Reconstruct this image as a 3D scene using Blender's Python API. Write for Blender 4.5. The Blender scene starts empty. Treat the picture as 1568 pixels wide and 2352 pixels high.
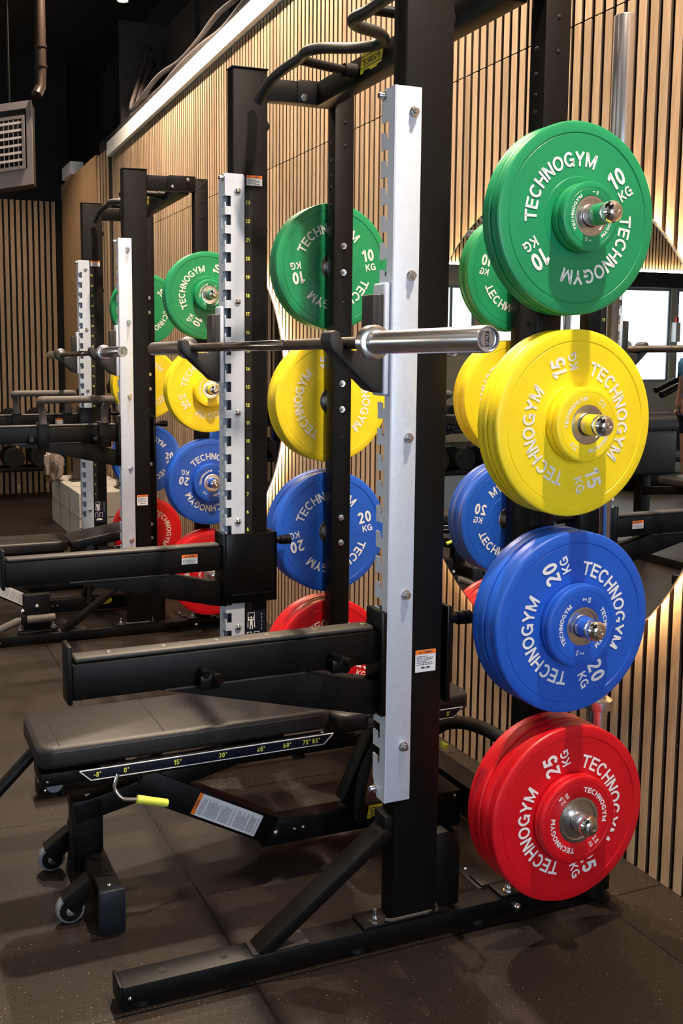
import bpy, bmesh, math, random
from mathutils import Vector, Matrix
random.seed(7)
SC = bpy.context.scene
COL = SC.collection
PI = math.pi
# ------------------------------------------------------------------ camera
def look(yaw, pitch, roll):
    d = Vector((-math.cos(yaw)*math.cos(pitch), math.sin(yaw)*math.cos(pitch), -math.sin(pitch)))
    r = d.cross(Vector((0, 0, 1))).normalized(); u = r.cross(d)
    c, s = math.cos(roll), math.sin(roll)
    r, u = c*r + s*u, -s*r + c*u
    return Matrix(((r.x, u.x, -d.x), (r.y, u.y, -d.y), (r.z, u.z, -d.z)))
cam = bpy.data.cameras.new('camera'); camo = bpy.data.objects.new('camera', cam); COL.objects.link(camo)
camo.matrix_world = Matrix.Translation((1.4821, -1.0275, 1.4679)) @ look(.3669, .1077, -.0004).to_4x4()
cam.sensor_fit = 'VERTICAL'; cam.sensor_height = 24; cam.lens = 2250.6/2352*24
cam.shift_x = (784-568.4)/2352; cam.shift_y = (1064-1176)/2352
cam.clip_start = .02; cam.clip_end = 100
SC.camera = camo
# ------------------------------------------------------------------ world, view, lights
SC.view_settings.view_transform = 'Standard'; SC.view_settings.look = 'None'
SC.view_settings.exposure = 0.0; SC.view_settings.gamma = 1; SC.view_settings.use_curve_mapping = False
W = bpy.data.worlds.new('world'); SC.world = W; W.use_nodes = True
W.node_tree.nodes['Background'].inputs[0].default_value = (.55, .60, .70, 1)
W.node_tree.nodes['Background'].inputs[1].default_value = .012
SPOT_Z = 4.25
SPOTS = [(.35, .50, 560), (-1.35, .42, 470), (-3.0, .42, 470), (-4.7, .42, 420), (-5.7, .42, 200), (-6.2, .90, 130), (-7.9, .0, 100),  # fifth spot is an extra, added to brighten the trim's far end
         (.9, -1.9, 40), (-1.6, -1.9, 60), (-4.0, -1.9, 60), (-6.5, -2.4, 50), (-3.0, -5.0, 120), (-7.0, -5.4, 160)]
def sz(x): return 4.19 if x == -6.2 else SPOT_Z
def spot(x, y, w):
    l = bpy.data.lights.new('downlight', 'SPOT'); l.energy = w*1.15; l.color = (1, .80, .60)
    l.spot_size = math.radians(115); l.spot_blend = .7; l.shadow_soft_size = .045
    o = bpy.data.objects.new('downlight_light', l); COL.objects.link(o); o.location = (x, y, sz(x)-.06)
for s_ in SPOTS: spot(*s_)
def window_light(name, loc, rot, sx, sy, w, col):
    l = bpy.data.lights.new(name, 'AREA'); l.shape = 'RECTANGLE'; l.size = sx; l.size_y = sy; l.energy = w; l.color = col
    o = bpy.data.objects.new(name, l); COL.objects.link(o); o.location = loc; o.rotation_euler = rot
DAY = (.66, .80, 1.0)
window_light('window_daylight', (4.44, -.35, 1.85), (0, PI/2, 0), 2.0, 2.2, 85, DAY)
# ------------------------------------------------------------------ materials
MATS = {}
def mat(name, col, rough=.5, metal=0., spec=.5, emit=None, es=0., noise=None, bump=None, coat=0):
    if name in MATS: return MATS[name]
    m = bpy.data.materials.new(name); m.use_nodes = True; nt = m.node_tree; b = nt.nodes['Principled BSDF']
    b.inputs['Base Color'].default_value = (*col, 1); b.inputs['Roughness'].default_value = rough
    b.inputs['Metallic'].default_value = metal; b.inputs['Specular IOR Level'].default_value = spec
    b.inputs['Coat Weight'].default_value = coat
    if emit: b.inputs['Emission Color'].default_value = (*emit, 1); b.inputs['Emission Strength'].default_value = es
    if noise or bump:
        tc = nt.nodes.new('ShaderNodeTexCoord'); mp = nt.nodes.new('ShaderNodeMapping'); nt.links.new(tc.outputs['Object'], mp.inputs[0])
        n = nt.nodes.new('ShaderNodeTexNoise'); nt.links.new(mp.outputs[0], n.inputs['Vector'])
    if noise:   # (scale, amount, stretch)
        sc, am, st = noise; n.inputs['Scale'].default_value = sc; n.inputs['Detail'].default_value = 4; mp.inputs['Scale'].default_value = st
        r = nt.nodes.new('ShaderNodeValToRGB'); nt.links.new(n.outputs[0], r.inputs[0])
        r.color_ramp.elements[0].position = .3; r.color_ramp.elements[1].position = .7
        r.color_ramp.elements[0].color = (*[max(0, c*(1-am)) for c in col], 1); r.color_ramp.elements[1].color = (*[min(1, c*(1+am)) for c in col], 1)
        nt.links.new(r.outputs[0], b.inputs['Base Color'])
    if bump:    # (scale, strength)
        n2 = nt.nodes.new('ShaderNodeTexNoise'); n2.inputs['Scale'].default_value = bump[0]; nt.links.new(tc.outputs['Object'], n2.inputs['Vector'])
        bp = nt.nodes.new('ShaderNodeBump'); bp.inputs['Strength'].default_value = bump[1]; bp.inputs['Distance'].default_value = .002
        nt.links.new(n2.outputs[0], bp.inputs['Height']); nt.links.new(bp.outputs[0], b.inputs['Normal'])
    MATS[name] = m; return m
ONE = (1, 1, 1)
BLK = mat('black_powder_coat', (.0035, .0031, .0032), .42, 0, .20, bump=(900, .12))
BLKG = mat('black_gloss_paint', (.002, .002, .0025), .28, 0, .25)
RUB = mat('black_rubber', (.006, .006, .006), .6, 0, .25, noise=(60, .3, ONE))
STRIP = mat('charcoal_wear_strip', (.035, .032, .031), .5, 0, .5, noise=(40, .2, ONE))
VINYL = mat('charcoal_vinyl', (.017, .015, .015), .42, 0, .35, bump=(260, .25))
STIT = mat('black_stitch', (.01, .01, .01), .7)
GALV = mat('galvanised_steel', (.66, .73, .86), .40, .25, .5, noise=(60, .035, ONE), bump=(420, .25))
CHR = mat('chrome', (.82, .82, .84), .09, 1.)
STL = mat('brushed_steel', (.72, .71, .72), .27, 1., noise=(30, .08, (6, 1, 1)))
ZINC = mat('zinc_bolt', (.75, .75, .76), .2, 1.)
SHAFT = mat('dark_bar_steel', (.16, .135, .12), .33, 1., bump=(1400, .4))
WHT = mat('white_print', (.86, .86, .86), .5)
YEL = mat('yellow_print', (.78, .78, .10), .5)
ORG = mat('orange_print', (.95, .20, .01), .5)
INK = mat('dark_print', (.03, .03, .05), .6)
PAPER = mat('white_sticker', (.74, .76, .80), .45)
LOGOY = mat('yellow_badge', (.80, .70, .03), .4)
NAVY = mat('black_decal', (.006, .009, .022), .3)
GREYW = mat('grey_wheel_rubber', (.17, .18, .20), .45)
GRIP = mat('lime_yellow_grip', (.60, .66, .07), .5)
PCOL = {'green': mat('green_urethane', (.008, .27, .105), .40, bump=(300, .06), noise=(14, .06, ONE)),
        'yellow': mat('yellow_urethane', (.95, .74, .015), .42, bump=(300, .06), noise=(14, .05, ONE)),
        'blue': mat('blue_urethane', (.012, .10, .58), .40, bump=(300, .06), noise=(14, .06, ONE)),
        'red': mat('red_urethane', (.64, .003, .012), .40, bump=(300, .06), noise=(14, .06, ONE))}
MIR = mat('mirror_glass', (.90, .90, .90), .0, 1.)
LED = mat('warm_led', (1, .8, .5), .5, emit=(1, .68, .34), es=36)
SPOTG = mat('lit_downlight_glass', (1, .95, .85), .5, emit=(1, .84, .62), es=40)
TRIMW = mat('white_trim_paint', (.88, .88, .87), .5, noise=(20, .03, ONE))
CEIL = mat('black_ceiling', (.006, .006, .006), .9, noise=(3, .4, ONE))
PLY = mat('dark_painted_board', (.035, .027, .027), .7, noise=(8, .35, (1, 1, 4)))
HVAC = mat('grey_painted_steel', (.16, .14, .14), .5, noise=(6, .05, ONE))
LOUV = mat('pale_louvre_steel', (.52, .47, .44), .4)
CONC = mat('pale_concrete_tile', (.42, .40, .36), .6, noise=(9, .15, ONE))
BEIGE = mat('beige_wall_paint', (.50, .47, .40), .7, noise=(4, .04, ONE))
DARKW = mat('dark_blind_fabric', (.03, .032, .036), .8, noise=(6, .1, ONE))
FOAM = mat('brown_grey_foam_grip', (.085, .072, .066), .7, noise=(80, .2, ONE))
PIPE = mat('copper_brown_pipe', (.035, .022, .016), .35, .5)
PANE = mat('bright_window_glass', (.8, .9, 1), .3, emit=(.80, .92, 1.0), es=2.8)
WFRAME = mat('grey_window_frame', (.25, .29, .33), .5)
PLAST = mat('clear_crinkled_plastic', (.17, .135, .115), .22, 0, .6, bump=(30, .9))
FIREW = mat('white_plastic', (.70, .70, .68), .4)
FIRER = mat('red_plastic', (.55, .02, .02), .4)
SKIN = mat('skin', (.55, .30, .20), .55, noise=(20, .06, ONE))
SHIRT = mat('light_blue_shirt', (.10, .33, .62), .8, noise=(12, .12, ONE))
SHORTS = mat('navy_shorts', (.008, .01, .03), .8)
HAIR = mat('brown_hair', (.05, .03, .02), .6, noise=(60, .3, (1, 1, 4)))
def wood_mat(name, c1, c2, vert='Z', scale=1., pitch=.0445):
    m = bpy.data.materials.new(name); m.use_nodes = True; nt = m.node_tree; b = nt.nodes['Principled BSDF']
    N = nt.nodes.new; L = nt.links.new
    tc = N('ShaderNodeTexCoord'); mp = N('ShaderNodeMapping'); mp.inputs['Scale'].default_value = (26*scale, 26*scale, 1.4*scale)
    L(tc.outputs['Object'], mp.inputs[0])
    n = N('ShaderNodeTexNoise'); n.inputs['Scale'].default_value = 2.4; n.inputs['Detail'].default_value = 6; n.inputs['Distortion'].default_value = .6; L(mp.outputs[0], n.inputs['Vector'])
    n2 = N('ShaderNodeTexNoise'); n2.inputs['Scale'].default_value = 9; L(mp.outputs[0], n2.inputs['Vector'])
    mx = N('ShaderNodeMath'); mx.operation = 'ADD'; L(n.outputs[0], mx.inputs[0]); L(n2.outputs[0], mx.inputs[1])
    ml = N('ShaderNodeMath'); ml.operation = 'MULTIPLY'; ml.inputs[1].default_value = .5; L(mx.outputs[0], ml.inputs[0])
    r = N('ShaderNodeValToRGB'); r.color_ramp.elements[0].position = .36; r.color_ramp.elements[1].position = .64
    r.color_ramp.elements[0].color = (*c1, 1); r.color_ramp.elements[1].color = (*c2, 1); L(ml.outputs[0], r.inputs[0])
    at = N('ShaderNodeAttribute'); at.attribute_name = 'tone'
    mm = N('ShaderNodeMix'); mm.data_type = 'RGBA'; mm.blend_type = 'MULTIPLY'; mm.inputs[0].default_value = 1
    L(r.outputs[0], mm.inputs[6]); L(at.outputs['Color'], mm.inputs[7]); L(mm.outputs[2], b.inputs['Base Color'])
    b.inputs['Roughness'].default_value = .55; b.inputs['Specular IOR Level'].default_value = .3
    return m
OAK = wood_mat('oak_slats', (.37, .245, .15), (.52, .375, .25))
OAKP = wood_mat('oak_panel', (.36, .215, .11), (.46, .29, .155), scale=.35)
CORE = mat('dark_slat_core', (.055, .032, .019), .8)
FELT = mat('black_felt_backing', (.006, .006, .006), .95)
# rubber floor tiles with seams and pale flecks
FLOOR = bpy.data.materials.new('black_rubber_tile_floor'); FLOOR.use_nodes = True
def _floor():
    nt = FLOOR.node_tree; b = nt.nodes['Principled BSDF']; N = nt.nodes.new; L = nt.links.new
    tc = N('ShaderNodeTexCoord'); mp = N('ShaderNodeMapping'); mp.inputs['Location'].default_value = (.18, .31, 0); L(tc.outputs['Object'], mp.inputs[0])
    br = N('ShaderNodeTexBrick'); br.offset = 0.0; br.inputs['Scale'].default_value = 1; br.inputs['Brick Width'].default_value = 1.0; br.inputs['Row Height'].default_value = 1.0
    br.inputs['Mortar Size'].default_value = .004; br.inputs['Mortar Smooth'].default_value = .2
    br.inputs['Color1'].default_value = (.0175, .0128, .0102, 1); br.inputs['Color2'].default_value = (.015, .0108, .0086, 1); br.inputs['Mortar'].default_value = (.003, .003, .003, 1)
    L(mp.outputs[0], br.inputs['Vector'])
    n = N('ShaderNodeTexNoise'); n.inputs['Scale'].default_value = 3; n.inputs['Detail'].default_value = 8; L(tc.outputs['Object'], n.inputs['Vector'])
    r = N('ShaderNodeValToRGB'); r.color_ramp.elements[0].color = (.7, .7, .7, 1); r.color_ramp.elements[1].color = (1.25, 1.22, 1.2, 1); L(n.outputs[0], r.inputs[0])
    mm = N('ShaderNodeMix'); mm.data_type = 'RGBA'; mm.blend_type = 'MULTIPLY'; mm.inputs[0].default_value = 1; L(br.outputs[0], mm.inputs[6]); L(r.outputs[0], mm.inputs[7])
    v = N('ShaderNodeTexNoise'); v.inputs['Scale'].default_value = 260; v.inputs['Detail'].default_value = 0; L(tc.outputs['Object'], v.inputs['Vector'])
    vr = N('ShaderNodeValToRGB'); vr.color_ramp.elements[0].position = .80; vr.color_ramp.elements[1].position = .82; vr.color_ramp.elements[0].color = (0, 0, 0, 1); vr.color_ramp.elements[1].color = (.25, .23, .2, 1); L(v.outputs[0], vr.inputs[0])
    ad = N('ShaderNodeMix'); ad.data_type = 'RGBA'; ad.blend_type = 'ADD'; ad.inputs[0].default_value = 1; L(mm.outputs[2], ad.inputs[6]); L(vr.outputs[0], ad.inputs[7]); L(ad.outputs[2], b.inputs['Base Color'])
    b.inputs['Roughness'].default_value = .42; b.inputs['Specular IOR Level'].default_value = .22
    bp = N('ShaderNodeBump'); bp.inputs['Strength'].default_value = .35; bp.inputs['Distance'].default_value = .003
    n3 = N('ShaderNodeTexNoise'); n3.inputs['Scale'].default_value = 350; L(tc.outputs['Object'], n3.inputs['Vector'])
    sb = N('ShaderNodeMath'); sb.operation = 'SUBTRACT'; ml = N('ShaderNodeMath'); ml.operation = 'MULTIPLY'; ml.inputs[1].default_value = 3; L(br.outputs['Fac'], ml.inputs[0]); L(n3.outputs[0], sb.inputs[0]); L(ml.outputs[0], sb.inputs[1])
    L(sb.outputs[0], bp.inputs['Height']); L(bp.outputs[0], b.inputs['Normal'])
_floor()
# ------------------------------------------------------------------ mesh helpers
def merge(bm, tmp):
    me = bpy.data.meshes.new('t'); tmp.to_mesh(me); tmp.free(); bm.from_mesh(me); bpy.data.meshes.remove(me)
def box(bm, x0, x1, y0, y1, z0, z1, bev=0., seg=2, M=None):
    t = bmesh.new(); bmesh.ops.create_cube(t, size=1)
    for v in t.verts: v.co = Vector((x0+(v.co.x+.5)*(x1-x0), y0+(v.co.y+.5)*(y1-y0), z0+(v.co.z+.5)*(z1-z0)))
    if bev: bmesh.ops.bevel(t, geom=t.edges[:], offset=bev, segments=seg, profile=.5, affect='EDGES')
    if M: bmesh.ops.transform(t, matrix=M, verts=t.verts)
    merge(bm, t)
def axisM(p0, p1):
    p0 = Vector(p0); p1 = Vector(p1); z = (p1-p0).normalized()
    a = Vector((0, 0, 1)) if abs(z.z) < .9 else Vector((0, 1, 0)); x = a.cross(z).normalized(); y = z.cross(x)
    return Matrix(((x.x, y.x, z.x, p0.x), (x.y, y.y, z.y, p0.y), (x.z, y.z, z.z, p0.z), (0, 0, 0, 1))), (p1-p0).length
def lathe(bm, p0, p1, prof, seg=32):
    """prof: list of (distance along p0->p1, radius)"""
    M, _ = axisM(p0, p1); rings = []
    for a, r in prof:
        if r < 1e-6: rings.append([bm.verts.new(M @ Vector((0, 0, a)))])
        else: rings.append([bm.verts.new(M @ Vector((r*math.cos(2*PI*k/seg), r*math.sin(2*PI*k/seg), a))) for k in range(seg)])
    for A, B in zip(rings, rings[1:]):
        for k in range(seg):
            k2 = (k+1) % seg
            try:
                if len(A) == 1 and len(B) == 1: pass
                elif len(A) == 1: bm.faces.new((A[0], B[k2], B[k]))
                elif len(B) == 1: bm.faces.new((A[k], A[k2], B[0]))
                else: bm.faces.new((A[k], A[k2], B[k2], B[k]))
            except ValueError: pass
def cyl(bm, p0, p1, r, seg=24, r2=None, bev=0.):
    L_ = (Vector(p1)-Vector(p0)).length; r2 = r if r2 is None else r2
    if bev: pr = [(0, 0), (0, r-bev), (bev, r), (L_-bev, r2), (L_, r2-bev), (L_, 0)]
    else: pr = [(0, 0), (0, r), (L_, r2), (L_, 0)]
    lathe(bm, p0, p1, pr, seg)
def dome(bm, p, d, r, h, seg=20):
    p = Vector(p); d = Vector(d).normalized()
    lathe(bm, p, p+d*h, [(0, 0), (0, r), (h*.35, r*.95), (h*.7, r*.7), (h*.93, r*.35), (h, 0)], seg)
def hexnut(bm, p, d, r=.011, h=.010, stud=.006):
    p = Vector(p); d = Vector(d).normalized()
    cyl(bm, p, p+d*.002, r*1.25, 20); cyl(bm, p+d*.002, p+d*(h+.002), r, 6, bev=.001); cyl(bm, p+d*h, p+d*(h+stud+.002), r*.5, 12)
def sockhead(bm, p, d, r=.008, h=.012):
    p = Vector(p); d = Vector(d).normalized()
    cyl(bm, p, p+d*.002, r*1.5, 18); lathe(bm, p, p+d*h, [(0, r), (h*.85, r), (h, r*.85), (h, r*.55), (h*.6, r*.5), (h*.6, 0)], 18)
def smooth_path(pts, n=6):
    P = [Vector(p) for p in pts]; out = []
    for i in range(len(P)-1):
        p0 = P[max(i-1, 0)]; p1 = P[i]; p2 = P[i+1]; p3 = P[min(i+2, len(P)-1)]
        for k in range(n):
            t = k/n; out.append(.5*((2*p1)+(-p0+p2)*t+(2*p0-5*p1+4*p2-p3)*t*t+(-p0+3*p1-3*p2+p3)*t**3))
    out.append(P[-1]); return out
def tube(bm, pts, r, seg=14, smooth=0, cap=True):
    P = smooth_path(pts, smooth) if smooth else [Vector(p) for p in pts]
    up = None; rings = []
    for i, p in enumerate(P):
        t = (P[min(i+1, len(P)-1)]-P[max(i-1, 0)]).normalized()
        if up is None: up = (Vector((0, 0, 1)) if abs(t.z) < .9 else Vector((1, 0, 0)))
        x = (up - t*up.dot(t)).normalized(); y = t.cross(x); up = x
        rings.append([bm.verts.new(p + r*(math.cos(2*PI*k/seg)*x + math.sin(2*PI*k/seg)*y)) for k in range(seg)])
    for A, B in zip(rings, rings[1:]):
        for k in range(seg): bm.faces.new((A[k], A[(k+1) % seg], B[(k+1) % seg], B[k]))
    if cap: bm.faces.new(rings[0][::-1]); bm.faces.new(rings[-1])
def fillet(pts, r, n=6):
    P = [Vector(p) for p in pts]; out = [P[0]]
    for i in range(1, len(P)-1):
        a = (P[i-1]-P[i]); b = (P[i+1]-P[i]); rr = min(r, a.length*.45, b.length*.45); A = P[i]+a.normalized()*rr; B = P[i]+b.normalized()*rr
        for k in range(n+1):
            t = k/n; out.append((1-t)**2*A + 2*t*(1-t)*P[i] + t*t*B)
    out.append(P[-1]); return out
def prism(bm, poly, axis, a0, a1, bev=0.):
    """poly: 2-D outline in the two other axes (in xyz order)"""
    t = bmesh.new(); i = 'xyz'.index(axis)
    def V(p, a):
        c = list(p); c.insert(i, a); return Vector(c)
    A = [t.verts.new(V(p, a0)) for p in poly]; B = [t.verts.new(V(p, a1)) for p in poly]; n = len(poly)
    t.faces.new(A); t.faces.new(B[::-1])
    for k in range(n): t.faces.new((A[k], B[k], B[(k+1) % n], A[(k+1) % n]))
    bmesh.ops.recalc_face_normals(t, faces=t.faces)
    if bev: bmesh.ops.bevel(t, geom=t.edges[:], offset=bev, segments=2, profile=.5, affect='EDGES')
    merge(bm, t)
def bar(bm, p0, p1, w, h, bev=0., up=(0, 0, 1)):
    """square bar from p0 to p1, w across, h along up"""
    p0 = Vector(p0); p1 = Vector(p1); z = (p1-p0).normalized(); y = (Vector(up)-z*Vector(up).dot(z)).normalized(); x = y.cross(z); c = (p0+p1)/2
    M = Matrix(((x.x, y.x, z.x, c.x), (x.y, y.y, z.y, c.y), (x.z, y.z, z.z, c.z), (0, 0, 0, 1))); l = (p1-p0).length
    box(bm, -w/2, w/2, -h/2, h/2, -l/2, l/2, bev, M=M)
_T = {}
def _arc(cx, cy, rx, ry, a0, a1, n=14):
    return [(cx+rx*math.cos(math.radians(a0+(a1-a0)*k/n)), cy+ry*math.sin(math.radians(a0+(a1-a0)*k/n))) for k in range(n+1)]
def _glyph(ch, t):
    """stroke outlines on a cap height of 1: returns (width, list of polylines, closed flags)"""
    h = t/2; T1 = 1-h
    def O(w, n=28): return [_arc(w/2, .5, w/2-h, .5-h, 90, 450, n)]
    G = {
     'T': (.72, [[(0, T1), (.72, T1)], [(.36, T1), (.36, 0)]]),
     'E': (.66, [[(.66, T1), (h, T1), (h, h), (.66, h)], [(h, .52), (.61, .52)]]),
     'C': (.80, [_arc(.41, .5, .41-h, .5-h, 42, 318, 22)]),
     'H': (.74, [[(h, 0), (h, 1)], [(.74-h, 0), (.74-h, 1)], [(h, .52), (.74-h, .52)]]),
     'N': (.74, [[(h, 0), (h, 1)], [(h*1.1, 1-h*.6), (.74-h*1.1, h*.6)], [(.74-h, 0), (.74-h, 1)]]),
     'O': (.86, O(.86)), '0': (.60, O(.60)),
     'G': (.84, [_arc(.42, .5, .42-h, .5-h, 42, 300, 22)+[(.84-h, .22), (.84-h, .46), (.46, .46)], [(.84-h, .40), (.84-h, 0)]]),
     'Y': (.76, [[(h, 1), (.38, .44), (.76-h, 1)], [(.38, .46), (.38, 0)]]),
     'M': (.90, [[(h, 0), (h, 1)], [(h*1.2, .97), (.45, .10), (.90-h*1.2, .97)], [(.90-h, 0), (.90-h, 1)]]),
     'K': (.76, [[(h, 0), (h, 1)], [(.70, 1-h*.3), (h*1.5, .40)], [(.30, .56), (.72, .02)]]),
     'W': (1.0, [[(h, 1), (.28, h), (.50, .92), (.72, h), (1-h, 1)]]),
     'A': (.78, [[(h*.8, 0), (.39, .96), (.78-h*.8, 0)], [(.19, .30), (.59, .30)]]),
     'R': (.76, [[(h, 0), (h, T1), (.50, T1)]+_arc(.48, .74, .26-h*.6, .26-h, 85, -90, 8)+[(h, .49)], [(.42, .48), (.70, 0)]]),
     'I': (t, [[(h, 0), (h, 1)]]),
     'D': (.78, [[(h, h), (h, T1), (.38, T1)]+_arc(.36, .5, .42-h, .5-h, 88, -88, 12)+[(h, h)]]),
     'U': (.76, [[(h, 1)]+_arc(.38, .36, .38-h, .36-h, 180, 360, 12)+[(.76-h, 1)]]),
     'S': (.70, [_arc(.35, .735, .33-h*.8, .265-h, 25, 240, 12)+_arc(.35, .27, .35-h*.8, .27-h, 70, -155, 12)]),
     'Q': (.86, O(.86)+[[(.55, .28), (.84, 0)]]),
     '1': (.42, [[(0, .74), (.16, .78), (.42-h, 1-.02)], [(.42-h, 0), (.42-h, 1)]]),
     '2': (.62, [_arc(.31, .69, .31-h, .31-h, 165, -30, 12)+[(h*1.1, h), (.62, h)]]),
     '3': (.60, [_arc(.29, .745, .27-h, .255-h, 160, -80, 12), _arc(.29, .28, .30-h, .28-h, 85, -160, 12)]),
     '4': (.64, [[(.48, 0), (.48, .96), (h*.7, .27), (.64, .27)]]),
     '5': (.62, [[(.56, T1), (.17, T1), (.11, .52)]+_arc(.30, .34, .32-h, .34-h, 125, -150, 14)]),
     '6': (.62, [_arc(.31, .33, .31-h, .33-h, 0, 360, 18), _arc(.36, .42, .36-h, .58-h, 95, 180, 8)]),
     '7': (.60, [[(0, T1), (.55, T1), (.20, 0)]]),
     '8': (.60, [_arc(.30, .745, .26-h, .255-h, 0, 360, 16), _arc(.30, .28, .30-h, .28-h, 0, 360, 18)]),
     '9': (.62, [_arc(.31, .67, .31-h, .33-h, 0, 360, 18), _arc(.26, .58, .36-h, .58-h, 0, -95, 8)]),
     '.': (t, [[(h, 0), (h, t)]]), '-': (.34, [[(0, .42), (.34, .42)]]), '°': (.34, [_arc(.17, .83, .17-t*.35, .17-t*.35, 0, 360, 14)]), ' ': (.3, [])}
    return G[ch]
def glyphs(s, bold=.018):
    k = (s, bold)
    if k in _T: return _T[k]
    t = .155 + bold*1.6; vs = []; fs = []; x = 0; gap = .16 if s[0].isdigit() else .115
    for ch in s:
        w, L_ = _glyph(ch, t)
        tt = t*.7 if ch == '°' else t
        for P in L_:
            n = len(P); closed = n > 3 and abs(P[0][0]-P[-1][0]) < 1e-6 and abs(P[0][1]-P[-1][1]) < 1e-6
            base = len(vs)
            for i, p in enumerate(P):
                a = P[i-1] if i > 0 else (P[-2] if closed else None); b = P[i+1] if i < n-1 else (P[1] if closed else None)
                def nrm(u, v):
                    dx, dy = v[0]-u[0], v[1]-u[1]; l = math.hypot(dx, dy) or 1; return (-dy/l, dx/l)
                if a is None: m = nrm(p, b); sc = 1
                elif b is None: m = nrm(a, p); sc = 1
                else:
                    n1, n2 = nrm(a, p), nrm(p, b); mx, my = n1[0]+n2[0], n1[1]+n2[1]; l = math.hypot(mx, my) or 1; m = (mx/l, my/l); sc = min(1/max(.35, m[0]*n1[0]+m[1]*n1[1]), 2.2)
                vs.append((x+p[0]+m[0]*tt/2*sc, p[1]+m[1]*tt/2*sc)); vs.append((x+p[0]-m[0]*tt/2*sc, p[1]-m[1]*tt/2*sc))
            for i in range(n-1): fs.append((base+2*i, base+2*i+1, base+2*i+3, base+2*i+2))
        x += w+gap
    tw = x-gap
    _T[k] = ([(min(max(v[0], 0), tw)-tw/2, min(max(v[1], -.01), 1.01)) for v in vs], fs, tw); return _T[k]
def text(bm, s, h, f, w=None, bold=.018, mi=0):
    """text of cap height h, total width w; f maps (x, y) centred on the baseline middle to a point"""
    vs, fs, tw = glyphs(s, bold); k = (w/tw) if w else h*.92
    V = [bm.verts.new(f(x*k, y*h)) for x, y in vs]
    for q in fs:
        try: F = bm.faces.new([V[i] for i in q]); F.material_index = mi
        except ValueError: pass
# ------------------------------------------------------------------ object helpers
def topo(o):
    while o.parent: o = o.parent
    return o
def obj(name, bm, m, parent=None, label=None, smooth=True, kind=None):
    me = bpy.data.meshes.new(name); 
    if parent is not None: L_ = topo(parent).location.copy()
    else:
        xs = [v.co for v in bm.verts]; lo = [min(v[i] for v in xs) for i in range(3)]; hi = [max(v[i] for v in xs) for i in range(3)]
        L_ = Vector(((lo[0]+hi[0])/2, (lo[1]+hi[1])/2, lo[2]))
    bmesh.ops.translate(bm, verts=bm.verts, vec=-L_)
    bm.to_mesh(me); bm.free()
    for mm in (m if isinstance(m, (list, tuple)) else [m]): me.materials.append(mm)
    if smooth:
        me.polygons.foreach_set('use_smooth', [True]*len(me.polygons)); me.set_sharp_from_angle(angle=math.radians(32))
    o = bpy.data.objects.new(name, me); COL.objects.link(o)
    if parent is not None: o.parent = parent
    else: o.location = L_
    if label: o['label'] = label
    if kind: o['kind'] = kind
    return o
def tag(o, label, cat, group=None, kind=None):
    o['label'] = label; o['category'] = cat
    if group: o['group'] = group
    if kind: o['kind'] = kind
    return o
def thing(name, loc, label, cat, group=None, kind=None):
    o = bpy.data.objects.new(name, None); COL.objects.link(o); o.location = loc; o.empty_display_size = .05
    return tag(o, label, cat, group, kind)
def struct(name, bm, m, parent=None, smooth=False):
    o = obj(name, bm, m, parent, smooth=smooth)
    o['kind'] = 'structure'; return o
def copy_tree(o, parent=None):
    c = o.copy(); COL.objects.link(c)
    if parent is not None: c.parent = parent
    for ch in list(o.children): copy_tree(ch, c)
    return c
NB = bmesh.new
# second rack's place relative to the first
A2, T2V, TIL = -.0205, Vector((-2.9475, .0607, -.0047)), -.0061
M2 = Matrix.Translation(T2V) @ Matrix.Rotation(A2, 4, 'Z') @ Matrix.Translation((0, 0, 1.5)) @ Matrix.Rotation(TIL, 4, 'Y') @ Matrix.Translation((0, 0, -1.5))
def move2(o, dx=(0, 0, 0)):
    M = M2 @ Matrix.Translation(Vector(dx) + o.location); o.location = M.to_translation(); o.rotation_euler = (M2.to_euler()[0], M2.to_euler()[1], M2.to_euler()[2]); return o
# ================================================================== THE ROOM
XE, YF, XR, ZC = -9.3, -9.0, 4.5, 4.6       # end wall, far side wall, near end wall, ceiling
bm = NB(); box(bm, -13.2, XR, YF-.0, 1.15, -.08, 0); struct('floor', bm, FLOOR)
bm = NB(); box(bm, -13.2, XR, -3.2, 1.6, ZC, ZC+.08); struct('ceiling', bm, CEIL)
bm = NB(); box(bm, -13.2, XR, YF, -3.2, ZC, ZC+.08); struct('ceiling_over_hall', bm, BEIGE)
def slat_mesh(bm, a0, a1, pitch, width, place, joints=(), side='y'):
    lay = bm.loops.layers.color.get('tone') or bm.loops.layers.color.new('tone')
    n = int((a1-a0)/pitch)
    for i in range(n):
        zs = [0] + list(joints) + [1]
        for j in range(len(zs)-1):
            k = random.uniform(.88, 1.10); r = random.uniform(-.03, .03)
            f0 = len(bm.faces); place(bm, a0+i*pitch, a0+i*pitch+width, zs[j], zs[j+1]); bm.faces.ensure_lookup_table()
            for F in bm.faces[f0:]:
                for l in F.loops: l[lay] = (k, k*(1-r*.5), k*(1-r), 1)
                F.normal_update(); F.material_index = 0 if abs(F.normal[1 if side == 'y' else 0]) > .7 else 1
WT = lambda x: 3.27 + (x+3.35)*.0195          # top line of the slatted wall
WALLS = bpy.data.objects.new('wall_back', None); COL.objects.link(WALLS); WALLS['kind'] = 'structure'; WALLS.location = (-2, 1.03, 0)
def pb(bm, a, b, t0, t1):
    lo = .0 if t0 == 0 else t0; zt = WT(a)-.02
    z0 = 0.0 if t0 == 0 else t0+.0015; z1 = zt if t1 == 1 else t1-.0015
    box(bm, a, b, .988, 1.006, z0, z1, .0012, 1)
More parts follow.
